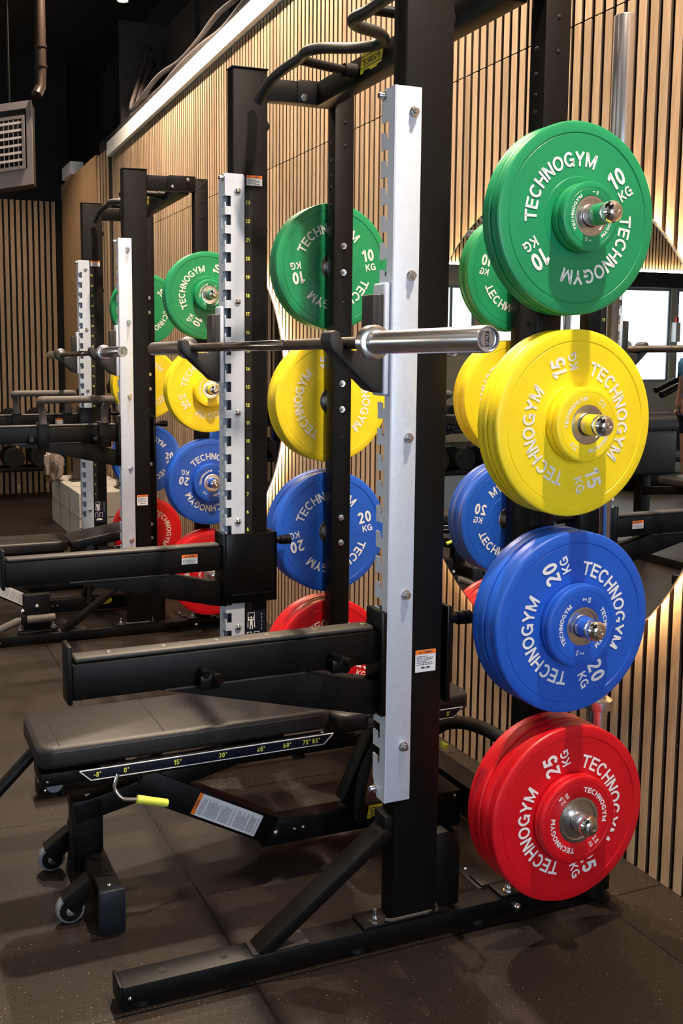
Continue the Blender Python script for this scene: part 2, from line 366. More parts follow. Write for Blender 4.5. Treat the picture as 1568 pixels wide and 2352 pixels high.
bm = NB(); slat_mesh(bm, -6.99, XR, .0445, .0295, pb, joints=(2.457,)); obj('slat_panelling', bm, [OAK, CORE], WALLS, smooth=False)
bm = NB(); box(bm, -7.56, XR, 1.0065, 1.05, 0, 3.4); obj('felt_backing', bm, FELT, WALLS, smooth=False)
def pb2(bm, a, b, t0, t1): box(bm, a, b, .985, 1.006, 0, 3.28, .002, 1)
bm = NB(); slat_mesh(bm, -7.56, -7.0, .115, .080, pb2); obj('wide_slats', bm, [OAK, CORE], WALLS, smooth=False)
bm = NB()
lay = bm.loops.layers.color.new('tone')
for a, b in ((-9.3, -8.73), (-8.725, -8.16), (-8.155, -7.57)):
    f0 = len(bm.faces); box(bm, a, b, .97, 1.05, 0, 3.30, .002, 1); bm.faces.ensure_lookup_table(); k = random.uniform(.92, 1.05)
    for F in bm.faces[f0:]:
        for l in F.loops: l[lay] = (k, k, k, 1)
obj('plain_oak_panel', bm, OAKP, WALLS, smooth=False)
bm = NB(); box(bm, XE, XR, 1.05, 1.15, 0, 3.3); obj('wall_core', bm, CEIL, WALLS, smooth=False)
bm = NB()
t = bmesh.new(); bmesh.ops.create_cube(t, size=1)
for v in t.verts:
    x = -7.05 if v.co.x < 0 else XR; v.co = Vector((x, .955 if v.co.y < 0 else 1.06, (WT(x)-.01) if v.co.z < 0 else WT(x)+.105))
merge(bm, t); struct('trim_1', bm, TRIMW)
bm = NB(); box(bm, -9.0, -8.55, .93, 1.06, 3.30, 3.42); struct('trim_2', bm, TRIMW)
bm = NB(); box(bm, -13.2, XR, 1.5, 1.6, 3.3, ZC); struct('wall_upper', bm, CEIL)
bm = NB(); box(bm, -7.0, -6.95, 1.06, 1.5, 3.3, 4.3); box(bm, -6.95, -5.3, 1.44, 1.5, 3.3, 4.25); box(bm, -6.0, -5.96, 1.40, 1.44, 3.3, 4.3); struct('wall_recess', bm, PLY)
# end wall (slatted) and the bulkhead beyond it
WE = bpy.data.objects.new('wall_left', None); COL.objects.link(WE); WE['kind'] = 'structure'; WE.location = (XE, -1, 0)
def pe(bm, a, b, t0, t1): box(bm, XE+.03, XE+.048, a, b, 0.0, 3.12, .0012, 1)
bm = NB(); slat_mesh(bm, -3.3, .96, .062, .040, pe, side='x'); obj('slat_panelling', bm, [OAK, CORE], WE, smooth=False)
bm = NB(); box(bm, XE-.05, XE+.029, -3.34, .97, 0, 3.14); obj('felt_backing', bm, FELT, WE, smooth=False)
bm = NB(); box(bm, XE-.05, XE+.01, -3.34, 1.05, 3.14, ZC); obj('upper_wall', bm, CEIL, WE, smooth=False)
WB = bpy.data.objects.new('wall_bulkhead', None); COL.objects.link(WB); WB['kind'] = 'structure'; WB.location = (XE, -6, 2.6)
def pk(bm, a, b, t0, t1): box(bm, XE+.03, XE+.048, a, b, 2.66, 4.1, .001, 1)
bm = NB(); slat_mesh(bm, YF, -3.34, .055, .036, pk, side='x'); obj('slat_panelling', bm, [OAK, CORE], WB, smooth=False)
bm = NB(); box(bm, XE-.25, XE+.029, YF, -3.34, 2.66, 4.12); obj('bulkhead_core', bm, FELT, WB, smooth=False)
bm = NB(); box(bm, XE+.055, XE+.10, YF+.1, -3.4, 2.625, 2.65); obj('led_strip', bm, mat('led_bulkhead', (1, .8, .5), .5, emit=(1, .76, .42), es=40), WB, smooth=False)
# far window wall behind the bulkhead and the side walls
def wall_with_holes(name, axis, c0, c1, u0, u1, z0, z1, holes, m):
    bm = NB(); us = sorted({u0, u1, *[h[0] for h in holes], *[h[1] for h in holes]}); zs = sorted({z0, z1, *[h[2] for h in holes], *[h[3] for h in holes]})
    for a, b in zip(us, us[1:]):
        for c, d in zip(zs, zs[1:]):
            if any(h[0] <= a and b <= h[1] and h[2] <= c and d <= h[3] for h in holes): continue
            if axis == 'x': box(bm, c0, c1, a, b, c, d)
            else: box(bm, a, b, c0, c1, c, d)
    bmesh.ops.remove_doubles(bm, verts=bm.verts, dist=1e-4)
    return struct(name, bm, m)
hx = [(-9.3+.0, -9.3+.0, 0, 0)]
H1 = [(-12.6, -11.4, 1.0, 2.75), (-11.25, -10.05, 1.0, 2.75), (-9.9, -8.6, 1.0, 2.75), (-8.4, -7.2, 1.0, 2.75), (-6.9, -5.5, 1.5, 2.7)]
YF2 = -13.0
bm = NB(); box(bm, -13.2, XE-.26, YF2, YF, -.08, 0); struct('floor_extension', bm, FLOOR)
bm = NB(); box(bm, -13.2, XE-.26, YF2, YF, ZC, ZC+.08); struct('ceiling_extension', bm, CEIL)
wall_with_holes('wall_far', 'x', -13.2, -13.1, YF2, 1.6, 0, ZC, [(h[0], h[1], h[2], h[3]) for h in H1], BEIGE)
def window(n, axis, c, u0, u1, z0, z1, mull=1, transom=None):
    t_ = bpy.data.objects.new('window_%d' % n, None); COL.objects.link(t_); t_['kind'] = 'structure'; t_.location = (c, (u0+u1)/2, z0) if axis == 'x' else ((u0+u1)/2, c, z0)
    bm = NB(); w = .05
    def B(a, b, zz0, zz1, d0=-.03, d1=.03):
        if axis == 'x': box(bm, c+d0, c+d1, a, b, zz0, zz1)
        else: box(bm, a, b, c+d0, c+d1, zz0, zz1)
    B(u0, u0+w, z0, z1); B(u1-w, u1, z0, z1); B(u0+w, u1-w, z0, z0+w); B(u0+w, u1-w, z1-w, z1)
    for k in range(mull):
        x = u0+(u1-u0)*(k+1)/(mull+1); B(x-w/2, x+w/2, z0+w, z1-w, -.028, .028)
    if transom: B(u0+w, u1-w, transom-w/2, transom+w/2, -.026, .026)
    obj('window_frame', bm, WFRAME, t_, smooth=False)
    bm = NB(); B(u0+w*.5, u1-w*.5, z0+w*.5, z1-w*.5, -.006, .006); obj('pane', bm, PANE, t_, smooth=False)
for i, h in enumerate(H1): window(i+1, 'x', -13.15, *h, mull=0 if i < 4 else 2)
H2 = [(-2.8, .2, .7, 2.9), (.5, 3.4, .7, 2.9), (-6.6, -4.4, .9, 2.6)]
wall_with_holes('wall_front', 'y', YF-.1, YF, XE-.0, XR, 0, ZC, H2, BEIGE)
for i, h in enumerate(H2): window(i+6, 'y', YF-.05, *h, mull=2, transom=2.2)
H3 = [(-1.5, .8, .8, 2.9)]
wall_with_holes('wall_right', 'x', XR, XR+.1, YF, 1.15, 0, ZC, H3, BEIGE)
window(9, 'x', XR+.05, *H3[0], mull=2, transom=2.2)
bm = NB(); box(bm, -13.2, XE-.05, 1.5, 1.6, 0, 3.3); struct('wall_back_extension', bm, BEIGE)
bm = NB(); box(bm, -13.2, XE-.26, YF2-.1, YF2, 0, ZC); struct('wall_front_extension', bm, BEIGE)
bm = NB(); box(bm, XE-.26, XE-.2, YF2, YF-.1, 0, ZC); struct('wall_return', bm, BEIGE)
bm = NB(); box(bm, -13.08, -13.0, -12.7, -7.1, 2.75, 3.6); tag(obj('roller_blind', bm, DARKW, smooth=False), 'black roller blind rolled above the far windows', 'blind')
# ------------------------------------------------------------------ ceiling fittings
for i, (x, y, w) in enumerate(SPOTS):
    SZ = sz(x); t_ = thing('downlight', (x, y, SZ), 'round recessed downlight glowing in the black ceiling over the wall' if i == 5 else 'small round ceiling downlight over the gym floor', 'ceiling light', 'ceiling downlights')
    bm = NB(); lathe(bm, (x, y, ZC-.002), (x, y, SZ), [(0, .055), (ZC-SZ-.01, .055), (ZC-SZ, .05), (ZC-SZ, .043), (ZC-SZ-.02, .04)], 24); obj('housing', bm, BLK, t_)
    bm = NB(); cyl(bm, (x, y, SZ+.004), (x, y, SZ+.012), .040, 24); obj('lens', bm, SPOTG, t_)
for i, (y, lb) in enumerate(((-3.6, 'long unseen lamp nearest the racks, added for reflections on steel'), (-5.6, 'long unseen lamp in the middle of the gym, added for reflections on steel'), (-7.6, 'long unseen lamp by the windows, added for reflections on steel'))):
    t_ = thing('added_linear_lamp', (-1.5, y, 3.8), lb, 'ceiling lamp', 'added unseen linear lamps')  # made-up lamps out of view, added to put bright streaks on the steel
    bm = NB(); box(bm, -5.2, 2.2, y-.08, y+.08, 3.812, 3.87, .004); obj('housing', bm, BLK, t_)
    bm = NB(); box(bm, -5.18, 2.18, y-.045, y+.045, 3.80, 3.812); obj('diffuser', bm, mat('added_lamp_glow', (1, 1, 1), .5, emit=(1, .97, .92), es=2.8), t_)
    bm = NB(); box(bm, -5.18, 2.18, y-.07, y+.07, 3.87, 3.88); obj('upper_diffuser', bm, mat('added_lamp_glow', (1, 1, 1), .5, emit=(1, .97, .92), es=2.8), t_)  # upward glow added to light the pale ceiling
    bm = NB()
    for x in (-5, -1.5, 2): cyl(bm, (x, y, 3.88), (x, y, ZC), .005, 8)
    obj('hanging_wire', bm, STL, t_)
# cables bundled along the top of the wall
for i, (dy, dz, r, lb) in enumerate(((0, 0, .030, 'upper thick black cable'), (.055, -.035, .026, 'lower black cable'), (-.02, .06, .018, 'thin black cable'))):
    pts = []
    for k in range(26):
        x = -6.35 + k*.42; pts.append((x, 1.02+dy+.012*math.sin(k*1.7+i), WT(x)+.17+dz+.016*math.sin(k*2.1+i*2)))
    pts = [(-6.88, 1.33+dy, 3.95+dz*2), (-6.80, 1.28+dy, 3.90+dz*2), (-6.70, 1.15+dy, 3.62+dz), (-6.52, 1.06+dy, 3.44+dz)] + pts
    bm = NB(); tube(bm, pts, r, 10, smooth=3); tag(obj('cable', bm, PLY), lb + ' running along the white trim above the slats', 'cable', None)
# hanging unit heater
def heater():
    t_ = thing('air_heater', (-5.0, -.31, 2.55), 'grey boxy air heater with a louvred grille hanging at left under the black ceiling', 'heater')
    a = math.radians(-39); u = Vector((-.28, -.96, 0)); n = Vector((.96, -.28, 0)); O = Vector((-5.0, -.002, 2.57))
    def Q(s, d, z): return O + u*s - n*d + Vector((0, 0, z - s*.16))
    def B(bm, s0, s1, d0, d1, z0, z1):
        v = [bm.verts.new(Q(s, d, z)) for s in (s0, s1) for d in (d0, d1) for z in (z0, z1)]
        for f in ((0, 1, 3, 2), (4, 6, 7, 5), (0, 4, 5, 1), (2, 3, 7, 6), (0, 2, 6, 4), (1, 5, 7, 3)): bm.faces.new([v[i] for i in f])
        bmesh.ops.recalc_face_normals(bm, faces=bm.faces)
    bm = NB(); B(bm, 0, .78, .02, .14, 0, .50); obj('casing', bm, BLK, t_, smooth=False)
    bm = NB(); B(bm, 0, .78, -.004, .02, 0, .10); B(bm, 0, .78, -.004, .02, .475, .52); B(bm, 0, .035, -.004, .02, .10, .475); B(bm, .745, .78, -.004, .02, .10, .475); obj('face_panel', bm, HVAC, t_, smooth=False)
    bm = NB(); B(bm, .035, .745, .012, .018, .10, .475); obj('dark_recess', bm, FELT, t_, smooth=False)
    bm = NB(); B(bm, .045, .735, -.024, -.004, .10, .12); B(bm, .045, .735, -.024, -.004, .41, .43); B(bm, .045, .062, -.024, -.004, .12, .41); B(bm, .718, .735, -.024, -.004, .12, .41); g = obj('grille', bm, HVAC, t_, smooth=False)
    bm = NB()
    for k in range(6): B(bm, .062, .718, -.022, -.010, .15+k*.046, .165+k*.046)
    for k in range(22): B(bm, .085+k*.030, .089+k*.030, -.012, .006, .12, .41)
    obj('louvre', bm, LOUV, g, smooth=False)
    bm = NB()
    for s in (.15, .62): cyl(bm, Q(s, .08, .5), Q(s, .08, .5)+Vector((0, 0, ZC-3.08+s*.16)), .008, 8)
    obj('hanging_rod', bm, BLK, t_)
heater()
bm = NB(); tube(bm, [(-4.99, .03, 3.12), (-5.02, .06, 3.18), (-5.02, .065, 3.30), (-5.02, .065, ZC)], .035, 14); 
for z in (3.30, 3.42): cyl(bm, (-5.02, .065, z), (-5.02, .065, z+.012), .041, 16)
tag(obj('flue_pipe', bm, PIPE), 'brown metal flue pipe rising from the heater to the ceiling', 'pipe')
# ------------------------------------------------------------------ round mirrors with warm halo
def round_mirror(x, z, lab):
    r, y = .743, .945
    t_ = thing('round_mirror', (x, .985, z-r), lab, 'mirror', 'backlit round wall mirrors')
    bm = NB(); cyl(bm, (x, y, z), (x, y+.006, z), r-.003, 128); obj('glass', bm, MIR, t_)
    bm = NB(); lathe(bm, (x, y-.001, z), (x, y+.02, z), [(.0, r-.003), (0, r), (.007, r), (.008, r-.01), (.008, 0)], 128); obj('frame', bm, STL, t_)
    bm = NB(); lathe(bm, (x, y+.012, z), (x, y+.05, z), [(0, r-.05), (.0, r-.03), (.020, r-.03), (.020, r-.05), (0, r-.05)], 128); obj('led_strip', bm, LED, t_)
    bm = NB(); cyl(bm, (x, y+.0075, z), (x, y+.043, z), r-.06, 64); obj('mounting_box', bm, BLK, t_)
round_mirror(-1.117, 1.272, 'large round backlit mirror behind the nearest rack, reflecting the gym')
round_mirror(-3.87, 1.29, 'round backlit mirror behind the second rack, mostly hidden by posts')
# ================================================================== HALF RACK
XN, XI = -.54, -.60          # near upright faces
XF, XO = -1.68, -1.735       # far upright faces
CX = -1.1375
NP = .0622                    # hole pitch
ROWS = {'green': 1.794, 'yellow': 1.310, 'blue': .825, 'red': .342}
PY = .55
def onX(x, y0, z0, up=1):     # text on a +X face, reading towards +Y
    return lambda a, b: Vector((x, y0+a, z0+b))
def sticker_warning(bmP, x, y0, y1, z0, z1, head=.2, arrow=False):
    h = (z1-z0)*head
    bm = NB(); box(bm, x, x+.0006, y0, y1, z0, z1); s = obj('warning_label', bm, PAPER, bmP, 'white warning sticker with orange header', smooth=False)
    bm = NB(); box(bm, x+.0006, x+.0009, y0, y1, z1-h, z1); obj('orange_header', bm, ORG, s, smooth=False)
    bm = NB(); text(bm, 'WARNING', h*.55, lambda a, b: Vector((x+.0012, (y0+y1)/2+.004+a, z1-h*.78+b)))
    p = [(y0+(y1-y0)*.17, z1-h*.8), (y0+(y1-y0)*.17+h*.6, z1-h*.8), (y0+(y1-y0)*.17+h*.3, z1-h*.25)]
    bm.faces.new([bm.verts.new(Vector((x+.0012, *q))) for q in p])
    n = 6 if arrow else 5; zz = z1-h*1.45; ph = ((zz-z0)*(.62 if arrow else .9))/n
    for k in range(n):
        w = (y1-y0)*(.86 if k % 3 else .6)
        yy = y0+(y1-y0)*.07; 
        while yy < y0+w:
            l = random.uniform(.004, .009)*(y1-y0)/.057; box(bm, x+.0007, x+.001, yy, min(yy+l, y0+w), zz-k*ph-ph*.35, zz-k*ph); yy += l+.0018
    if arrow:
        zc = z0+(z1-z0)*.2; a, b = y0+(y1-y0)*.25, y1-(y1-y0)*.25; t = (z1-z0)*.035
        box(bm, x+.0007, x+.0011, a+.006, b-.006, zc-t*.5, zc+t*.5)
        for q, d in ((a, 1), (b, -1)): bm.faces.new([bm.verts.new(Vector((x+.0012, q, zc))), bm.verts.new(Vector((x+.0012, q+d*.009, zc+t*1.7))), bm.verts.new(Vector((x+.0012, q+d*.009, zc-t*1.7)))])
    obj('printed_text', bm, INK, s, smooth=False)
def badge(bm_parent, f, w, s='TECHNOGYM', mirror=False):
    bm = NB(); h = w*.42
    P = [(-.5, .05), (-.46, .55), (-.44, 1), (.42, 1), (.5, .55), (.44, .1), (.28, .1), (.24, .0), (-.05, .0), (-.10, .12), (-.34, .12), (-.38, 0), (-.48, 0)]
    bm.faces.new([bm.verts.new(f(a*w, b*h, .0008)) for a, b in P]); o = obj('brand_badge', bm, LOGOY, bm_parent, 'yellow badge with black lettering', smooth=False)
    bm = NB(); text(bm, s, h*.34, lambda a, b: f(a-(w*.26 if len(s) < 4 else 0), b+h*.32, .0016), w*(.80 if len(s) > 4 else .20))
    for zz in (.76, .20): bm.faces.new([bm.verts.new(f(a*w, b*h, .0016)) for a, b in ((-.44, zz), (.46, zz), (.46, zz+.05), (-.44, zz+.05))])
    obj('badge_lettering', bm, INK, o, smooth=False)
def build_rack():
    R = thing('half_rack', (CX, .3, 0), 'nearest black half rack with galvanised hook rails, pull-up bar and all coloured plates in front', 'squat rack', 'black half racks along the slatted wall')
    for x0, x1 in ((XI, XN), (XO, XF)):
        near = x1 == XN
        bm = NB(); box(bm, x0, x1, .134, .262, .066, 2.425, .006, 3); up = obj('front_upright', bm, BLK, R)
        bm = NB(); box(bm, x0-.002, x1+.002, .132, .264, 2.425, 2.431, .002); obj('end_cap', bm, BLKG, up)
        bm = NB(); lathe(bm, ((x0+x1)/2, .262, 2.25), ((x0+x1)/2, .275, 2.25), [(0, .018), (.008, .017), (.013, .010), (.013, 0)], 20)
        for z in (1.9, 1.2): lathe(bm, ((x0+x1)/2, .262, z), ((x0+x1)/2, .270, z), [(0, .012), (.006, .011), (.008, .006), (.008, 0)], 16)
        obj('plug', bm, RUB, up)
        # rear uprights
        bm = NB(); box(bm, x0, x1, .514, .588, .066, 2.40, .004, 2); ru = obj('rear_upright', bm, BLK, R)
        bm = NB()
        for z in (2.21, 2.15, 2.10, 2.06, 2.0, 1.55, 1.07, .62): dome(bm, ((x0+x1)/2-.004, .514, z), (0, -1, 0), .008, .003)
        for z in (2.28, 2.20, 1.66, 1.52, 1.18): dome(bm, (x1, .552, z), (1, 0, 0), .006, .003)
        obj('plug', bm, RUB, ru)
        if not near:
            for z in ROWS.values():
                for dz in (-.046, .046):
                    bm = NB(); hexnut(bm, (x1, .551, z+.018+dz), (1, 0, 0), .009, .008); obj('bolt', bm, ZINC, ru)
        # hook rail
        outer = XN+.003
        n = 25; top = 2.0065
        if near: e, s, c = -.597, 1, -.535      # free edge, direction, corner
        else: e, s, c = -1.677, -1, -1.740
        free = e; P = []
        zb, zt = .384, 2.080
        # outline of the front flange: slots open at the inner edge
        P.append((c, zb)); P.append((c, zt)); P.append((free+s*.010, zt)); P.append((free, zt-.014))
        for k in range(n):
            t0 = top-k*NP
            P += [(free, t0), (free+s*.0335, t0), (free+s*.0335, t0-.034), (free+s*.030, t0-.040), (free+s*.025, t0-.041), (free+s*.021, t0-.037), (free+s*.020, t0-.024), (free, t0-.0225), (free-s*.001, t0-.026), (free, t0-.043), (free+s*.0, t0-.050)]
        P += [(free, zb+.05), (free+s*.022, zb)]
        bm = NB(); prism(bm, P, 'y', .105, .1085)
        if near: box(bm, -.5385, -.535, .1055, .175, zb, zt, .0016, 2)
        else:
            Q = [(.175, zb), (.175, zt-.006), (.169, zt), (.1055, zt)]
            for k in range(n):
                t0 = top-k*NP; Q += [(.1055, t0), (.1265, t0), (.1265, t0-.0345), (.1055, t0-.0345)]
            Q += [(.1055, zb)]
            prism(bm, Q, 'x', -1.679, -1.6755)
            box(bm, -1.740, -1.7365, .1055, .175, zb, zt)
        if near: lathe(bm, (-.5388, .1088, zb), (-.5388, .1088, zt), [(0, .0038), (zt-zb, .0038)], 12)
        hr = obj('hook_rail', bm, GALV, R, 'galvanised notched rail')
        fx = -.535 if near else -1.6755
        for z in (2.023, 1.656, 1.278, .900, .522):
            bm = NB()
            if near: hexnut(bm, (fx, .154, z), (1, 0, 0), .010, .009)
            else: dome(bm, (fx, .150, z), (1, 0, 0), .0125, .011)
            obj('bolt', bm, ZINC, hr)
        for z in (2.066, .404):
            bm = NB(); sockhead(bm, (free+s*.014, .105, z), (0, -1, 0), .0075, .016); obj('bolt', bm, ZINC, hr)
        bm = NB()
        for z in (2.023, 1.656, 1.278, .900, .522): cyl(bm, ((x0+x1)/2, .1086, z), ((x0+x1)/2, .134, z), .010, 12)
        obj('spacer', bm, BLK, hr)
        # top side beam with joint plate
        bm = NB(); box(bm, x0+.004, x1-.004, .262, .514, 2.332, 2.404, .003); sb = obj('top_side_beam', bm, BLK, R)
        bm = NB(); prism(bm, [(.37, 2.330), (.37, 2.400), (.378, 2.408), (.52, 2.408), (.52, 2.330)], 'x', x1-.004, x1+.001, .0008); obj('joint_plate', bm, BLK, sb)
        for y, z in ((.395, 2.350), (.478, 2.388)):
            bm = NB(); dome(bm, (x1+.001, y, z), (1, 0, 0), .010, .008) if near else hexnut(bm, (x1+.001, y, z), (1, 0, 0), .010, .008); obj('bolt', bm, ZINC, sb)
        bm = NB(); bar(bm, (x1+.0005, .518, 2.335), (x1+.0005, .586, 2.400), .003, .003); obj('weld_seam', bm, STRIP, sb)
        # base
        bm = NB(); box(bm, x0-.004, x1+.002, -.552, .81, .018, .062, .003); bb = obj('base_beam', bm, BLK, R)
        bm = NB(); box(bm, x0-.006, x1+.003, -.559, -.552, .012, .066, .0015); obj('end_plate', bm, BLK, bb)
        for y in (-.45, -.30):
            bm = NB(); lathe(bm, ((x0+x1)/2, y, .0615), ((x0+x1)/2, y, .064), [(0, .010), (.0015, .0095), (.0012, .007), (.0012, 0)], 20); obj('plug', bm, RUB, bb)
        bm = NB(); dome(bm, (x1+.002, -.535, .033), (1, 0, 0), .005, .004); obj('bolt', bm, ZINC, bb)
        for y in (-.50, .05, .40, .75):
            bm = NB(); cyl(bm, ((x0+x1)/2, y, 0), ((x0+x1)/2, y, .018), .024, 20, .02); obj('rubber_foot', bm, RUB, bb)
        bm = NB(); box(bm, x0, x1, .46, .62, .062, .070, .0015); obj('foot_plate', bm, BLK, R); bm = NB(); box(bm, x0-.004, x1+.002, .055, .30, .062, .071, .0015)
        pl = obj('foot_plate', bm, BLK, R)
        for y in (.094, .262, .49):
            bm = NB(); cyl(bm, (x1-.014, y, .071), (x1-.014, y, .073), .014, 20); cyl(bm, (x1-.014, y, .073), (x1-.014, y, .082), .0105, 6); lathe(bm, (x1-.014, y, .082), (x1-.014, y, .105), [(0, .009), (.005, .0075), (.005, .0055), (.021, .0055), (.023, .004), (.023, 0)], 14); obj('bolt', bm, ZINC, pl)
        bm = NB(); tube(bm, fillet([(x1-.004, .115, .078), (x1+.0, .13, .074), (x1+.0, .235, .074), (x1-.004, .25, .076)], .01), .0045, 8); obj('weld_seam', bm, STRIP, pl)
        bm = NB(); bar(bm, ((x0+x1)/2, -.215, .055), ((x0+x1)/2, .128, .305), .058, .030, .003); br = obj('diagonal_brace', bm, BLK, R)
        bm = NB(); box(bm, x0+.002, x1-.002, .112, .134, .285, .345, .002); obj('upper_lug', bm, BLK, br); bm = NB(); box(bm, x0+.002, x1-.002, -.235, -.09, .062, .066, .001); obj('weld_seam', bm, STRIP, br)
        # upright root gusset
        bm = NB(); prism(bm, [(.262, .071), (.262, .27), (.30, .27), (.335, .23), (.335, .071)], 'x', x0+.012, x1-.012, .001); obj('gusset_plate', bm, BLK, R)
    # decals on the far upright
    bm = NB(); box(bm, XF, XF+.0006, .180, .204, .58, 2.03); st = obj('number_strip', bm, mat('charcoal_decal', (.012, .012, .013), .35), R, smooth=False)
    bm = NB()
    for k in range(23): text(bm, str(k+1), .0125, onX(XF+.0012, .188, 1.982-(22-k)*NP), bold=.03)
    obj('yellow_numerals', bm, YEL, st, smooth=False)
    sticker_warning(R, XF, .184, .241, 2.045, 2.078, .26)
    sticker_warning(R, XN, .187, .244, .702, .757, .19, True)
    # pictogram panel
    bm = NB(); box(bm, XF, XF+.0006, .182, .256, .435, .575); pp = obj('pictogram_panel', bm, NAVY, R, smooth=False)
    bm = NB(); x = XF+.0006
    def ln(y0, y1, z0, z1): box(bm, x, x+.0006, y0, y1, z0, z1)
    def frame(y0, y1, z0, z1, t=.0018): ln(y0, y1, z1-t, z1); ln(y0, y0+t, z0, z1-t); ln(y1-t, y1, z0, z1-t)
    frame(.188, .214, .535, .570); ln(.187, .190, .515, .535); ln(.212, .215, .515, .535); frame(.184, .202, .470, .500); frame(.212, .232, .470, .500)
    ln(.196, .206, .524, .546); ln(.190, .212, .541, .545); ln(.190, .193, .545, .554); ln(.209, .212, .545, .554); cyl(bm, (x, .201, .552), (x+.0006, .201, .552), .0038, 12); ln(.195, .199, .510, .524); ln(.203, .207, .510, .524)
    ln(.188, .230, .452, .456); ln(.194, .224, .457, .463)
    for k in range(5): ln(.240, .2415, .505+k*.013, .513+k*.013)
    obj('white_pictograms', bm, WHT, pp, smooth=False)
    # top cross beam, pull-up bar
    bm = NB(); box(bm, XF-.001, XI+.001, .442, .502, 2.325, 2.404, .003); cb = obj('top_cross_beam', bm, BLK, R)
    badge(cb, lambda a, b, d: Vector((-1.285+a, .442-d, 2.345+b)), .145)
    z = 2.375; half = [(0, .392, z), (.035, .385, z), (.075, .34, z), (.105, .262, z), (.150, .228, z), (.215, .236, z), (.32, .232, z-.002), (.40, .225, z-.012), (.46, .218, z-.035), (.500, .210, z-.065)]
    pts = [(CX-a, b, c) for a, b, c in half[::-1]] + [(CX+a, b, c) for a, b, c in half[1:]]
    bm = NB(); tube(bm, pts, .0165, 16, smooth=5); pu = obj('pull_up_bar', bm, mat('black_grip_coating', (.014, .013, .013), .5), R)
    for s in (-1, 1):
        bm = NB(); cyl(bm, (CX+s*.235, .236, z), (CX+s*.255, .400, z-.01), .0145, 16); cyl(bm, (CX+s*.255, .400, z-.01), (CX+s*.258, .442, z-.012), .022, 16, .026); obj('bar_bracket', bm, BLK, pu)
    # rear base beam and lower bracket
    bm = NB(); box(bm, XF, XI, .705, .79, .018, .10, .003); obj('rear_base_beam', bm, BLK, R)
    bm = NB(); box(bm, -.66, -.602, .44, .52, .062, .070, .0015); box(bm, -.72, -.60, .43, .50, .060, .064, .001); rb = obj('corner_plate', bm, BLK, R)
    bm = NB(); dome(bm, (-.70, .455, .064), (0, 0, 1), .006, .004); obj('bolt', bm, ZINC, rb)
    bm = NB(); dome(bm, (XN+.002, .505, .034), (1, 0, 0), .011, .012); obj('bolt', bm, ZINC, rb)
    # weight pegs
    for c, zc in ROWS.items():
        for s, x in ((1, XN), (-1, XO)):
            L_ = .225; bm = NB()
            lathe(bm, (x, PY, zc), (x+s*L_, PY, zc), [(0, .034), (.012, .034), (.014, .0242), (.155, .0242), (.155, .0225), (.158, .0225), (.158, .0242), (.195, .0242), (.1955, .020)], 32)
            pg = obj('weight_peg', bm, STL, R)
            if c != 'red':
                bm = NB(); lathe(bm, (x+s*.1585, PY, zc), (x+s*.1945, PY, zc), [(0, .0243), (.001, .0249), (.013, .0249), (.0135, .0240), (.015, .0240), (.0155, .0249), (.035, .0249), (.036, .0243)], 32); obj('colour_band', bm, PCOL[c], pg, c + ' coloured band')
                if s == 1:
                    bm = NB(); text(bm, 'TECHNOGYM', .005, lambda a, b: Vector((x+.166+b, PY-.0252*math.cos(a/.0252-.15), zc+.0252*math.sin(a/.0252-.15)*1)), .024, bold=.03); obj('band_lettering', bm, WHT, pg, smooth=False)
            bm = NB(); R0 = .0262; lathe(bm, (x+s*.193, PY, zc), (x+s*.245, PY, zc), [(0, .018), (.002, .0225), (.008, .0252), (.014, R0), (.020, .0250), (.026, .0215), (.031, .0155), (.0335, .008), (.0332, .0065), (.0345, .0055), (.0335, .0035), (.033, 0)], 32); obj('end_knob', bm, CHR, pg)
    return R
RACK = build_rack()
# ------------------------------------------------------------------ plates
WORDS = {'green': '10', 'yellow': '15', 'blue': '20', 'red': '25'}
SMALL = {'green': ('1', .0797, .046, .0545, .0078, .0655), 'yellow': ('1.5', .0895, .047, .063, .0098, .0765), 'blue': ('2', .101, .047, .0655, .0112, .084), 'red': ('2.5', .110, .058, .0775, .0130, .095)}
_PM = {}
def arc_text(bm, s, h, r, ang, w, x, flip=1, bold=.018):
    """word centred on angle ang (ccw degrees seen from +X), tops outward, reading clockwise"""
    a0 = math.radians(ang)
    text(bm, s, h, lambda a, b: Vector((x, flip*(r+b)*math.cos(a0-a/(r+h*.5)), (r+b)*math.sin(a0-a/(r+h*.5)))), w, bold)
def radial_text(bm, s, h, r, off, ang, w, x, flip=1, bold=.018):
    a0 = math.radians(ang); er = (math.cos(a0), math.sin(a0)); et = (-math.sin(a0), math.cos(a0))
    text(bm, s, h, lambda a, b: Vector((x, flip*((r+a)*er[0]+(off+b-h/2)*et[0]), (r+a)*er[1]+(off+b-h/2)*et[1])), w, bold)
